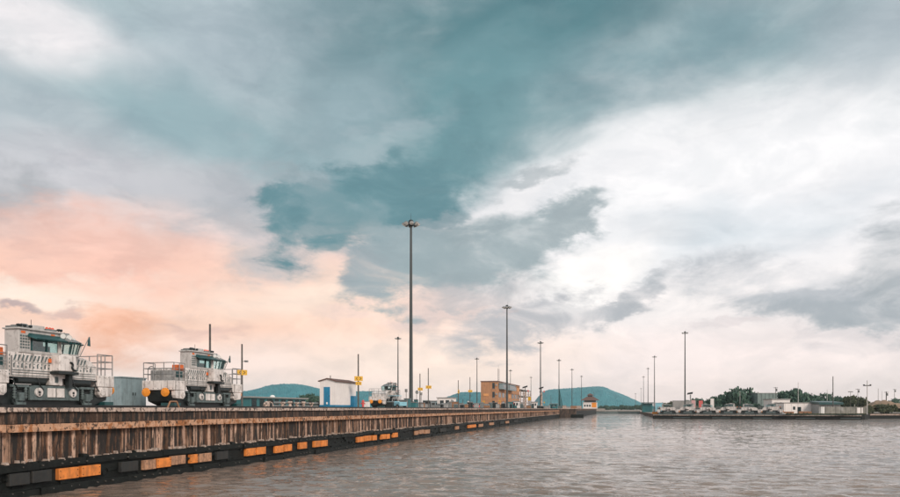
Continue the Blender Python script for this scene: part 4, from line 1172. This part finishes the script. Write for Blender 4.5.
crate(546, 262, 3.0, 1.6, 0.9, M_GREY, 'pallet_load', 'grey pallet load past the far camera column', 'pallet')
kiosk(553.5, 290, 3.2, 3, 1.9, M_TEALW, 'low dark teal shelter near the dark folded derrick')
for px, top, t, lab in ((525.3, 386, 232, 'thick pale camera column with a dark head near the tan building'), (541.5, 387, 255, 'second pale camera column with a dark head beside a floodlight mast')):
    o = thing('camera_column', P(px, t, ZQ), lab, 'column', 'pale camera columns')
    hh = hz(top, t) - ZQ
    MB().tube((0, 0, 0), (0, 0, hh - 2.0), 0.42, 0.34, n=12).build('column', M_COPE, o)
    MB().tube((0, 0, hh - 2.0), (0, 0, hh - 0.4), 0.10, n=8).box(-0.8, 0.9, -0.1, 0.1, hh - 1.75, hh - 1.6).build('bracket', M_GALV, o)
    MB().hexa([(-0.9, -0.3, hh - 0.75), (0.7, -0.3, hh - 0.3), (0.7, 0.3, hh - 0.3), (-0.9, 0.3, hh - 0.75)], [(-0.9, -0.3, hh - 0.3), (0.7, -0.3, hh + 0.2), (0.7, 0.3, hh + 0.2), (-0.9, 0.3, hh - 0.3)]).build('camera_head', M_DARK, o)
    MB().box(0.75, 1.15, -0.2, 0.2, hh - 1.9, hh - 1.3).build('speaker', M_PINK2, o)
p = P(529.4, 236, ZQ)
o = thing('sign_pole', p, 'low post with a yellow diamond board between the camera columns', 'pole')
MB().tube((0, 0, 0), (0, 0, 4.2), 0.09, n=8).build('pole', M_POLE, o)
MB().box(-0.5, 0.5, -0.14, -0.10, 2.7, 3.9).build('sign_board', M_YEL, o)
# dark folded derrick
o = thing('derrick', P(560, 330, ZQ), 'dark narrow folded derrick against the long hill', 'derrick')
MB().tube((0, 0, 0), (-0.6, 0, 11), 0.55, 0.12, n=6).build('boom', M_TEALD, o)
MB().tube((1.2, 0, 0), (-0.55, 0, 10.6), 0.25, 0.08, n=6).build('back_stay', M_TEALD, o)
MB().box(-1.2, 1.6, -1, 1, 0, 1.3).build('base', M_SLATE, o)
# machinery on the pier end
rs2 = random.Random(5)
for k, (px, t, w, h, mt, lab) in enumerate([(564.5, 322, 1.6, 1.4, M_COPE, 'pale machinery block on the end pier'), (568, 345, 2.2, 1.0, M_GREY, 'grey fender winch past the end pier'), (573.5, 380, 3.0, 1.5, M_TAN2, 'brown machinery shed roof along the chamber wall'), (578.5, 430, 3.5, 1.7, M_COPE, 'pale machinery block near the control house')]):
    crate(px, t, w, 1.8, h, mt, 'machinery_block', lab, 'machinery')

rs3 = random.Random(21)
for k in range(30):
    px = 405 + k * 5.1 + rs3.uniform(-1.5, 1.5)
    t = 110 + (px - 405) * 0.95
    far = px > 485
    w, h = rs3.uniform(0.5, 1.6), rs3.uniform(0.5, 1.5)
    mt = rs3.choice((M_DARK, M_GREYD, M_SLATE, M_GREY, M_TAN2, M_HUT, M_TEALW, M_DARK))
    o = thing('deck_locker', P(px, t, ZQ), 'small deck locker among the clutter before the tan building' if far else 'small deck locker among the clutter between the tallest mast and the red cars', 'locker', 'lockers and gear along the quay')
    MB().box(-w/2, w/2, -0.5, 0.5, 0, h).build('body', mt, o, bevel=0.03)
    MB().hexa([(-w/2 - .05, -0.55, h), (w/2 + .05, -0.55, h), (w/2 + .05, 0.55, h), (-w/2 - .05, 0.55, h)], [(-w/2, -0.4, h + 0.18), (w/2, -0.4, h + 0.18), (w/2, 0.5, h + 0.1), (-w/2, 0.5, h + 0.1)]).build('lid', M_GREYD, o)
    if k % 3 == 0:
        o = thing('marker_post', P(px + 2.2, t + 4, ZQ), 'thin marker post among the clutter before the tan building' if far else 'thin marker post among the clutter between the tallest mast and the red cars', 'post', 'marker posts along the quay')
        hp = rs3.uniform(1.8, 3.4)
        MB().tube((0, 0, 0), (0, 0, hp), 0.05, n=6).build('post', M_POLE, o)
        MB().box(-0.22, 0.22, -0.04, 0.0, hp - 0.5, hp).build('plate', rs3.choice((M_HUT, M_YEL, M_PINK2, M_GREY)), o)
# ------------------------------------------------------------------ tan building with balconies
XB = -40.0
y0 = on_x(498, XB); y1 = on_x(519.5, XB); y2 = on_x(530, XB)
tB = depth_x(498, XB)
HB = hz(381.6, tB) - ZQ
WB = 5.8
o = thing('tan_building', (XB, y0, ZQ), 'three-storey tan building with blue-grey windows and open balconies', 'building')
LB = y1 - y0
MB().box(-WB, 0, 0, LB, 0, HB).build('wall', M_TAN, o)
MB().box(-WB - 0.15, 0.15, -0.15, LB + 0.1, HB, HB + 0.3).build('roof', M_ROOF, o)
for fl in range(3):
    z = 0.7 + fl * HB / 3
    if fl == 1:
        MB().box(-WB + 0.9, -WB + 2.6, -0.10, 0.0, z + 0.5, z + 1.3).build('sign_board', M_BUFFO, o)  # orange panel added to stand for an orange-lit patch of the end wall
    wn = MB().box(-1.9, -1.1, -0.05, 0.0, z, z + 1.9).build('window', M_WIN, o)
    MB().box(-2.0, -1.0, -0.14, 0.0, z - 0.14, z).build('sill', M_COPE, wn)
    MB().box(-0.75, -0.2, -0.3, 0.0, z + 0.9, z + 1.4).build('air_conditioner', M_GREY, o)
    for k in range(7):
        a_ = LB * (k + 0.15) / 7
        wn = MB().box(0.0, 0.05, a_, a_ + LB / 7 * 0.62, z + 0.1, z + 1.7).build('window', M_WIN if (k + fl) % 4 else M_BUFFO, o)
        MB().box(0.0, 0.35, a_ - 0.2, a_ + LB / 7 * 0.66, z + 1.75, z + 1.95).build('canopy', M_BLUEGREY if fl == 2 and k < 3 else M_TAN, wn)
for q0, q1 in ((2, LB * 0.26), (LB * 0.32, LB * 0.58)):
    by = MB().box(0.0, 1.4, q0, q1, HB - 2.4, HB - 0.5).build('bay', M_BLUEGREY, o)
    MB().box(1.4, 1.44, q0 + 0.4, q1 - 0.4, HB - 2.0, HB - 0.9).build('window', M_WIN, by)
    MB().box(-0.02, 1.6, q0 - 0.2, q1 + 0.2, HB - 0.5, HB - 0.3).build('canopy', M_ROOFG, by)
bl = y2 - y1
for fl in range(3):
    z = (fl + 1) * HB * 0.88 / 3
    MB().box(-WB, 0.6, LB + 0.1, LB + bl, z - 0.3, z).build('balcony_slab', M_ROOFG, o)
    if fl < 2:
        mb = MB().tube((0.55, LB + 0.2, z + 1.0), (0.55, LB + bl - 0.1, z + 1.0), 0.06, n=6)
        for k in range(10): mb.tube((0.55, LB + 0.3 + (bl - 0.5) * k / 9, z), (0.55, LB + 0.3 + (bl - 0.5) * k / 9, z + 1.0), 0.05, n=6)
        mb.build('balcony_rail', M_COPE, o)
for k in range(5):
    MB().box(0.2, 0.55, LB + 0.3 + (bl - 0.8) * k / 4, LB + 0.65 + (bl - 0.8) * k / 4, 0, HB * 0.88 - 0.3).build('balcony_post', M_COPE, o)
    MB().box(-WB, -WB + 0.35, LB + 0.3 + (bl - 0.8) * k / 4, LB + 0.65 + (bl - 0.8) * k / 4, 0, HB * 0.88 - 0.3).build('balcony_post', M_COPE, o)
# lattice antenna behind the tan building
o = thing('lattice_mast', P(498.5, 300, ZQ), 'slim lattice antenna mast rising behind the tan building', 'antenna')
Hm = hz(368.5, 300) - ZQ
mb = MB()
for a in range(3):
    x_, y_ = 0.35 * math.cos(a * 2.094), 0.35 * math.sin(a * 2.094)
    mb.tube((x_, y_, 0), (x_, y_, Hm), 0.06, n=5)
for k in range(int(Hm / 0.8)):
    for a in range(3):
        x_, y_ = 0.35 * math.cos(a * 2.094), 0.35 * math.sin(a * 2.094)
        x2, y2_ = 0.35 * math.cos((a + 1) * 2.094), 0.35 * math.sin((a + 1) * 2.094)
        mb.tube((x_, y_, k * 0.8), (x2, y2_, k * 0.8 + 0.8), 0.035, n=4)
mb.build('lattice', M_STEEL, o)
MB().tube((0, 0, Hm), (0, 0, Hm + 1.5), 0.04, n=5).build('aerial', M_STEEL, o)

# ------------------------------------------------------------------ control house beside the gates
tc_ = 585
pa, pb = P(583.2, tc_), P(596.8, tc_)
o = thing('control_house', (0.5 * (pa.x + pb.x), 0.5 * (pa.y + pb.y), ZQ), 'white control house with a two-tier brown hipped roof beside the lock gates', 'building', rz=-YAW * 0 )
W = (pb - pa).length / 2
z1 = hz(400.3, tc_) - ZQ
MB().box(-W, W, 0, 9, 0, z1 - 1.6).build('wall', M_HUT, o)
MB().box(-W * 0.85, W * 0.85, 0.4, 8.6, z1 - 1.6, z1).build('upper_wall', M_WIN, o)
MB().box(-W * 1.02, W * 1.02, -0.15, 9.1, z1 - 1.75, z1 - 1.45).build('string_course', M_HUT, o)
MB().box(W * 0.25, W * 0.92, -0.12, -0.02, 1.0, z1 - 1.8).build('banner', M_BUFF, o)
for k in range(3):
    wn = MB().box(-W * 0.85 + k * W * 0.36, -W * 0.85 + k * W * 0.36 + W * 0.22, -0.08, 0.0, 1.6, 3.3).build('window', M_WIN, o)
ze = z1; zp = hz(396.5, tc_) - ZQ; zt = hz(393.2, tc_) - ZQ
e = 1.38
MB().hexa([(-W*e, -2.2, ze), (W*e, -2.2, ze), (W*e, 11.2, ze), (-W*e, 11.2, ze)], [(-W*0.5, 2.6, zp), (W*0.5, 2.6, zp), (W*0.5, 6.4, zp), (-W*0.5, 6.4, zp)]).build('roof', M_ROOF, o)
MB().box(-W*0.36, W*0.36, 3.2, 5.8, zp, zp + (zt - zp) * 0.4).build('lantern', M_WIN, o)
MB().hexa([(-W*0.55, 2.2, zp + (zt - zp) * 0.4), (W*0.55, 2.2, zp + (zt - zp) * 0.4), (W*0.55, 6.8, zp + (zt - zp) * 0.4), (-W*0.55, 6.8, zp + (zt - zp) * 0.4)], [(-W*0.1, 4.2, zt), (W*0.1, 4.2, zt), (W*0.1, 4.8, zt), (-W*0.1, 4.8, zt)]).build('upper_roof', M_ROOF, o)

# ------------------------------------------------------------------ across the water, right
def Z2(py, t): return hz(py, t)
# dark shelter behind the chamber corner
o = thing('shelter', P(647.5, 430, ZR), 'dark teal open shelter at the right of the lock chamber', 'shelter')
MB().box(-3.6, 3.6, -2, 2, 5.5, 6.0).build('roof', M_TEALD, o)
MB().box(-3.0, 3.0, 0, 1.8, 0, 5.4).build('wall', M_TEALW, o)
for x in (-3.3, 3.3): MB().box(x - 0.15, x + 0.15, -1.8, -1.5, 0, 5.5).build('post', M_TEALD, o)
crate(659, 297, 3.0, 2, 4.6, M_LTBLUE, 'control_cabin', 'light blue cabin at the chamber corner, beside the parked locomotives', 'cabin', zb=ZR)
crate(655.5, 288, 2.6, 1.2, 0.8, M_BUFF, 'barrier', 'low orange barrier at the water edge before the light blue cabin', 'barrier', zb=ZR)
crate(684, 306, 9.5, 4, 5.6, M_ROOFG, 'equipment_shed', 'grey equipment shed with a sloping lid behind the right-hand mast', 'shed', zb=ZR)
# pavilion roof
for (px, t, w, y0_, y1_, mat, lab) in ((693.3, 292, 1.5, 400, 411, M_PINKP, 'pale pink upright sign among the parked locomotives'), (700.8, 292, 1.6, 400.5, 411, M_PINK2, 'red and cream upright sign among the parked locomotives'), (712.2, 300, 1.4, 398.5, 405, M_HUT, 'white upright sign before the trees')):
    o = thing('upright_sign', P(px, t, ZR), lab, 'sign')
    za, zb_ = Z2(y1_, t) - ZR, Z2(y0_, t) - ZR
    MB().box(-w/2, w/2, -0.15, 0.15, zb_ * 0.45, zb_).build('panel', mat, o, bevel=0.02)
    MB().box(-w/2, w/2, -0.15, 0.15, 0.3, zb_ * 0.44).build('lower_panel', M_HUT, o, bevel=0.02)
    for x in (-w*0.35, w*0.35): MB().tube((x, 0, 0), (x, 0, 0.35), 0.07, n=6).build('leg', M_POLE, o)
# palm-like lamp tree
o = thing('camera_column', P(690.5, 310, ZR), 'short column with a dark cowl above the equipment shed', 'column')
hh = Z2(391.8, 310) - ZR
MB().tube((0, 0, 0), (0, 0, hh - 1.2), 0.32, 0.26, n=10).build('column', M_GREY, o)
MB().hexa([(-1.5, -0.5, hh - 1.2), (0.8, -0.5, hh - 0.9), (0.8, 0.5, hh - 0.9), (-1.5, 0.5, hh - 1.2)], [(-1.2, -0.5, hh - 0.4), (1.0, -0.5, hh), (1.0, 0.5, hh), (-1.2, 0.5, hh - 0.4)]).build('cowl', M_DARK, o)

# trees -------------------------------------------------------------
def crown_mesh(name, seed, lobes, n, size, mat):
    """thousands of small leaf clumps spread through overlapping lobes"""
    r_ = np.random.default_rng(seed)
    vs, fs = [], []
    vol = np.array([l[3] * l[4] * l[5] for l in lobes]) ** (2 / 3)
    cnt = (vol / vol.sum() * n).astype(int)
    for (cx, cy, cz, rx, ry, rz), m in zip(lobes, cnt):
        dd = r_.normal(size=(m, 3)); dd /= np.linalg.norm(dd, axis=1)[:, None]
        rad = r_.uniform(0.55, 1.06, m) ** 0.6
        bump = 1 + 0.16 * np.sin(dd[:, 0] * 7 + seed) * np.sin(dd[:, 1] * 6 + 2) + 0.10 * np.sin(dd[:, 2] * 11)
        pc = dd * (rad * bump)[:, None] * np.array([rx, ry, rz]) + np.array([cx, cy, cz])
        for p_, dn in zip(pc, dd):
            a = r_.normal(size=3) * 0.8 + dn; a /= np.linalg.norm(a)
            b = np.cross(a, r_.normal(size=3)); b /= np.linalg.norm(b)
            c_ = np.cross(a, b)
            s = size * r_.uniform(0.6, 1.4)
            o_ = len(vs)
            vs += [p_ - b*s - c_*s*0.6, p_ + b*s - c_*s*0.6, p_ + b*s*0.7 + c_*s*0.7 + a*s*0.25, p_ - b*s*0.7 + c_*s*0.7]
            fs.append((o_, o_ + 1, o_ + 2, o_ + 3))
    return MB().add(vs, fs).mesh(name, mat)
def rand_lobes(seed, k, flat):
    r_ = random.Random(seed); L_ = [(0, 0, 0.62, 0.55, 0.5, 0.26)]
    for i in range(k):
        a = r_.random() * 6.28; q = r_.uniform(0.35, 0.72)
        L_.append((q * math.cos(a), q * math.sin(a) * 0.8, r_.uniform(0.42, 0.80 - 0.2 * q), r_.uniform(0.22, 0.38), r_.uniform(0.22, 0.36), r_.uniform(0.12, 0.22) * flat))
    return L_
crowns = [crown_mesh('crown', s, rand_lobes(s, 9, fl), 2600, 0.045, m) for s, fl, m in ((1, 1.0, M_LEAF), (2, 0.8, M_LEAF), (3, 1.15, M_LEAF), (4, 1.0, M_LEAF2), (5, 0.8, M_LEAF2))]
def trunk_mesh(seed):
    r_ = random.Random(seed); mb = MB()
    mb.tube((0, 0, 0), (0.02, 0, 0.30), 0.05, 0.035, n=8, cap=False).tube((0.02, 0, 0.30), (0.0, 0.02, 0.6), 0.035, 0.015, n=8)
    for i in range(5):
        a = r_.random() * 6.28; z = r_.uniform(0.2, 0.36)
        mb.tube((0.01, 0, z), (0.45 * math.cos(a), 0.4 * math.sin(a), z + r_.uniform(0.15, 0.3)), 0.022, 0.007, n=6)
    return mb.mesh('trunk', M_TRUNK)
trunks = [trunk_mesh(s) for s in range(3)]
def tree(px, t, top, wpx, k, label, zb=ZR, group='trees on the far bank', name='tree', low=0.30):
    p = P(px, t, zb)
    H_ = (hz(top, t) - zb) / 0.90
    r_ = wpx * t / F / 2 / 0.72
    o = thing(name, p, label, 'tree' if name == 'tree' else 'bush', group, rz=random.random() * 6.28)
    cr_ = inst('crown', crowns[k], o, (0, 0, -low * H_), scale=(r_, r_, H_ * (1 + low)))
    inst('trunk', trunks[k % 3], o, (0, 0, 0), scale=(r_ * 0.9, r_ * 0.9, H_))
    return o
TREES = [(697, 345, 397.5, 22, 1, 'low spreading tree behind the pink and red signs'), (712, 350, 397.5, 18, 0, 'low dark tree behind the white upright sign'), (722, 345, 394, 18, 2, 'mid-height dark tree left of the largest round tree'),
         (741, 340, 386.3, 34, 0, 'largest round dark tree behind the parked locomotives'), (733, 352, 390, 22, 1, 'dark tree pressed against the largest round tree'), (752, 356, 391, 20, 2, 'dark tree between the largest round tree and the netted block'),
         (785, 352, 390.5, 20, 0, 'dark tree just past the netted block'), (795, 345, 387.6, 24, 2, 'tall dark tree behind the near end of the long white shed'), (806, 352, 391.5, 18, 1, 'dark tree behind the middle of the long white shed'),
         (815, 360, 394, 18, 0, 'flat-topped dark tree behind the shed and its dark roof'), (826, 356, 392, 20, 1, 'spreading dark tree behind the thick dark pole'), (839, 365, 395.5, 14, 2, 'low dark tree right of the thick dark pole'),
         (851, 345, 394.5, 20, 3, 'olive tree behind the grey block wall'), (860, 340, 396, 20, 4, 'olive tree left of the white cross-armed pole'), (846, 350, 399, 12, 3, 'small olive tree behind the grey block wall end'),
         (664, 520, 402, 8, 3, 'tiny brownish tree beyond the light blue cabin'), (672, 500, 400.5, 10, 4, 'small olive tree beyond the first parked locomotive'), (897, 420, 397.5, 16, 0, 'dark tree beyond the earth mound')]
for a in TREES: tree(*a)
tree(884, 291, 403.2, 20, 3, 'broad olive bush growing on the earth mound', name='bush', zb=2.4, low=0.45)
tree(869.5, 289, 404.5, 7, 4, 'small olive bush at the foot of the earth mound', name='bush', zb=2.0, low=0.4)
for k, (px, t, top, w) in enumerate([(606, 900, 404.8, 8), (613, 950, 405.2, 8), (622, 880, 404.6, 9), (630, 920, 405.2, 8), (637, 860, 404.4, 8), (601, 930, 405.4, 6), (643, 840, 403.6, 7)]):
    tree(px, t, top, w, k % 3, ('small hazy tree beyond the middle of the lock gates' if k < 4 else 'small hazy tree beyond the right end of the lock gates' if k in (4, 6) else 'small hazy tree just past the control house'), zb=2.2, group='trees beyond the lock gates')
tree(310, 300, 392.5, 16, 0, 'dark tree between the low teal building and the white hut', zb=ZQ, group='trees on the quay')
tree(303, 330, 394, 12, 1, 'smaller dark tree at the end of the low teal building', zb=ZQ, group='trees on the quay')
tree(317, 310, 395, 12, 2, 'low dark tree just behind the white hut', zb=ZQ, group='trees on the quay')

for k, (px, top, w_, lab) in enumerate([(676, 405.5, 10, 'low dark bush behind the first parked locomotives'), (706, 404, 12, 'low dark bush between the red sign and the white upright sign'), (718, 403, 13, 'low dark bush right of the white upright sign'),
        (731, 402.5, 13, 'low dark bush at the left foot of the largest round tree'), (744, 402, 13, 'low dark bush at the right foot of the largest round tree'), (756, 402.5, 12, 'low dark bush before the netted block'), (768, 403, 12, 'low dark bush at the far corner of the netted block')]):
    tree(px, 312, top, w_, (0, 2, 1)[k % 3], lab, name='bush', low=0.55)
# netted block, white shed, walls
def shed(px0, px1, t, top, dpt, mat, name, label, cat, zb=ZR, roof=None, over=0.3):
    a, b = P(px0, t), P(px1, t)
    o = thing(name, (a.x, a.y, zb), label, cat, rz=YAW * 0 + math.atan2(b.y - a.y, b.x - a.x))
    w = (b - a).length; h = hz(top, t) - zb
    MB().box(0, w, 0, dpt, 0, h).build('wall', mat, o)
    if roof: MB().box(-over, w + over, -over, dpt + over, h, h + 0.35).build('roof', roof, o)
    return o, w, h
o, w, h = shed(757.5, 777, 330, 393.2, 12, M_NET, 'netted_block', 'grey-green netted block between the dark trees', 'building')
for k in range(6): MB().box(w * k / 5 - 0.08, w * k / 5 + 0.08, -0.12, 0.0, 0, h).build('net_post', M_SLATE, o)
MB().box(-0.1, w + 0.1, -0.1, 12.1, h, h + 0.25).build('roof_edge', M_GREY, o)
o, w, h = shed(772, 790, 300, 399.5, 8, M_HUT, 'white_block', 'small white block with a flat roof at the end of the locomotive row', 'building', roof=M_ROOFG)
for k in range(3): MB().box(w * (0.15 + 0.28 * k), w * (0.30 + 0.28 * k), -0.05, 0, h * 0.5, h * 0.8).build('window', M_WIN, o)
o, w, h = shed(784, 829, 286, 403.2, 9, M_HUT, 'white_shed', 'long low white shed with a dark doorway', 'building', roof=M_ROOFG, over=0.15)
MB().box(w * 0.30, w * 0.38, -0.06, 0, 0.1, h * 0.66).build('door', M_WIN, o)
MB().box(w * 0.20, w * 0.25, -0.04, 0, h*0.4, h*0.7).build('window', M_WIN, o)
for k in range(7): MB().box(w * k / 7 + 0.4, w * k / 7 + 0.46, -0.03, 0, 0, h).build('panel_joint', M_GREY, o)
MB().box(w * 0.5, w * 0.97, -0.3, -0.02, 0.05, 0.55).build('plinth', M_TEALD, o)
o, w, h = shed(819, 840.5, 280, 404.2, 7, M_GREY, 'dark_roofed_shed', 'grey shed under a broad dark teal canopy roof', 'building')
MB().hexa([(-0.5, -1.2, h - 0.1), (w + 0.5, -1.2, h - 0.1), (w + 0.2, 7.3, h + 0.6), (-0.2, 7.3, h + 0.6)], [(-0.5, -1.2, h - 0.1 + 0.9), (w + 0.5, -1.2, h + 0.8), (w + 0.2, 7.3, h + 1.4), (-0.2, 7.3, h + 1.4)]).build('roof', M_TEALD, o)
MB().box(w*0.08, w*0.26, -0.05, 0, 0.1, h * 0.75).build('door', M_LAMP, o)
o, w, h = shed(826, 866, 266, 406.8, 0.5, M_BLOCKW, 'block_wall', 'weathered grey block wall along the right bank edge', 'wall')
for k in range(9): MB().box(w * k / 8 - 0.15, w * k / 8 + 0.15, -0.10, 0.62, 0, h + 0.12).build('pilaster', M_BLOCKW, o)
MB().box(w * 0.78, w * 0.92, -0.04, 0, 0.5, h * 0.9).build('pale_panel', M_HUT, o)
MB().box(w * 0.34, w * 0.42, -0.04, 0, h * 0.55, h * 0.92).build('pale_panel', M_GREY, o)
# low hedge in front of it
o = thing('orange_barrow', P(805, 262, ZR), 'orange-brown machinery beside the long white shed', 'machinery')
MB().box(-2.2, 2.2, -0.6, 0.6, 0.4, 1.2).build('body', M_TAN2, o, bevel=0.08); wheel4(o, 1.2, 3.0, 0.4)
o = thing('orange_barrow', P(789, 263, ZR), 'low orange machinery at the end of the locomotive row', 'machinery')
MB().box(-1.6, 1.6, -0.6, 0.6, 0.4, 1.1).build('body', M_TAN2, o, bevel=0.08); wheel4(o, 1.2, 2.4, 0.4)
# weedy ledge at the foot of the right wall
def tuft_strip(name, label, a, b, n, h, dep, zb, mat, seed):
    r_ = np.random.default_rng(seed); vs, fs = [], []
    dv = (b - a); nn = Vector((dv.y, -dv.x, 0)).normalized()
    for i in range(n):
        p_ = a + dv * float(r_.random()) + nn * float(r_.uniform(-dep, dep))
        hh_ = h * float(r_.uniform(0.4, 1.1)); w_ = 0.12 + 0.2 * float(r_.random()); an = float(r_.random()) * 3.14
        dx, dy_ = w_ * math.cos(an), w_ * math.sin(an)
        o_ = len(vs); lx = float(r_.normal()) * 0.15
        vs += [(p_.x - dx, p_.y - dy_, zb), (p_.x + dx, p_.y + dy_, zb), (p_.x + dx*0.4 + lx, p_.y + dy_*0.4, zb + hh_), (p_.x - dx*0.4 + lx, p_.y - dy_*0.4, zb + hh_)]
        fs.append((o_, o_+1, o_+2, o_+3))
    return tag(MB().add(vs, fs).build(name, mat), label, 'weeds', None, 'stuff')
tuft_strip('weeds', 'dark weeds along the edge of the right bank', P(785, 258.5), P(866, 255.6), 1100, 0.45, 0.6, ZR, M_LEAF2, 8)
# earth mound
mb = MB(); cols, rows = 40, 10
vs = []
for j in range(rows):
    for i in range(cols):
        f_ = i / (cols - 1); s = j / (rows - 1)
        px = 858 + f_ * 75
        t = 290 + s * 60
        hgt = (408.5 - np.interp(px, [858, 866, 875, 885, 893, 905, 920, 933], [409, 404, 399.5, 398.8, 401, 403.5, 405, 409])) * 318 / F * math.sin(math.pi * min(1, 0.05 + s * 0.95)) ** 0.7
        q = P(px, t); vs.append((q.x, q.y, ZR + max(0.0, hgt + 1.6) + 0.35 * math.sin(i * 1.7 + j) * math.sin(j * 2.1)))
mb.add(vs, [(j*cols + i, j*cols + i + 1, (j+1)*cols + i + 1, (j+1)*cols + i) for j in range(rows - 1) for i in range(cols - 1)])
tag(mb.build('earth_mound', M_EARTH, smooth=True), 'bare brown earth mound on the right bank', None, None, 'structure')
tuft_strip('weeds', 'scrub growing on the brown earth mound', P(868, 296), P(910, 296), 900, 1.2, 5, 2.6, M_LEAF2, 9)

# poles on the right bank
def rpole(px, t, top, label, r, kind='plain', zb=ZR):
    if px > 870: zb = ZR + 0.5
    o = thing('utility_pole', P(px, t, zb), label, 'pole', 'poles on the far bank')
    H_ = hz(top, t) - zb
    m = {'pale': M_STEELP}.get(kind.split('_')[0], M_POLE)
    MB().tube((0, 0, 0), (0, 0, H_), r, r * 0.75, n=8).build('pole', m, o)
    if 'cross' in kind:
        MB().box(-1.3, 1.3, -0.12, 0.12, H_ - 2.1, H_ - 1.75).build('cross_arm', M_POLE, o)
        for x in (-1.1, 1.1): MB().box(x - 0.25, x + 0.25, -0.25, 0.25, H_ - 1.9, H_ - 1.5).build('lamp', M_DARK, o)
    if 'lamp' in kind:
        MB().box(-0.9, 0.9, -0.25, 0.25, H_ - 0.25, H_ + 0.1).build('lamp', M_GREYD, o)
    if 'trans' in kind:
        MB().tube((0.45, 0, H_ - 1.9), (0.45, 0, H_ - 0.7), 0.32, n=10).build('transformer', M_GREYD, o)
        MB().box(-0.9, 0.9, -0.1, 0.1, H_ - 0.4, H_ - 0.2).build('cross_arm', M_POLE, o)
    return o
rpole(833, 276, 376.3, 'thick dark pole standing at the dark canopy roof', 0.20)
rpole(867.2, 262, 380.3, 'pale pole with a lamp-bearing cross arm at the end of the block wall', 0.17, 'pale_cross')
rpole(798.2, 292, 382.3, 'thin pole above the long white shed, before the tall dark tree', 0.13, 'pale')
rpole(775.6, 315, 387.0, 'short pole above the netted block', 0.14, 'trans')
rpole(740, 312, 391, 'thin pole in front of the largest round tree', 0.10, 'pale')
rpole(827.2, 290, 389.5, 'thin pole left of the thick dark pole', 0.10, 'pale')
rpole(850.5, 300, 391.5, 'short lamp pole among the olive trees', 0.10, 'lamp')
rpole(857.8, 330, 388.5, 'thin pole with a transformer above the olive trees', 0.10, 'trans')
rpole(854.5, 268, 404, 'small white post before the block wall', 0.10, 'pale')
rpole(878.2, 330, 388.5, 'thin pole rising from the top of the earth mound', 0.10)
rpole(882, 440, 391, 'faint thin pole beyond the earth mound', 0.10)
rpole(886.3, 325, 391.5, 'stout dark pole with a transformer on the earth mound', 0.26, 'trans')
rpole(894.5, 425, 388.8, 'pole with a cross arm right of the earth mound', 0.14, 'trans')
rpole(635.5, 700, 393.5, 'faint pole with a lamp near the foot of the long hill', 0.2, 'lamp', 2.2)
rpole(551, 420, 395, 'thin dark pole before the left shoulder of the long hill', 0.14, zb=ZQ)
rpole(593.5, 700, 392, 'thin pole seen above the control house roof', 0.15, zb=2.2)
rpole(462.8, 240, 399, 'short dark pole beside the red cars', 0.1, zb=ZQ)

# ------------------------------------------------------------------ air
def haze():
    m = bpy.data.materials.new('haze_air'); m.use_nodes = True
    T = NT(m.node_tree)
    v = T.n('ShaderNodeVolumePrincipled')
    v.inputs['Color'].default_value = (0.80, 0.97, 1.0, 1)
    v.inputs['Density'].default_value = HAZE
    v.inputs['Anisotropy'].default_value = 0.0
    T.link(v.outputs[0], T.n('ShaderNodeOutputMaterial').inputs['Volume'])
    o = MB().box(-2400, 3000, -120, 3300, -3.0, 105).build('haze', m)
    tag(o, 'thin pale blue haze in the distance', None, None, 'stuff')
HAZE = 0.00010
haze()
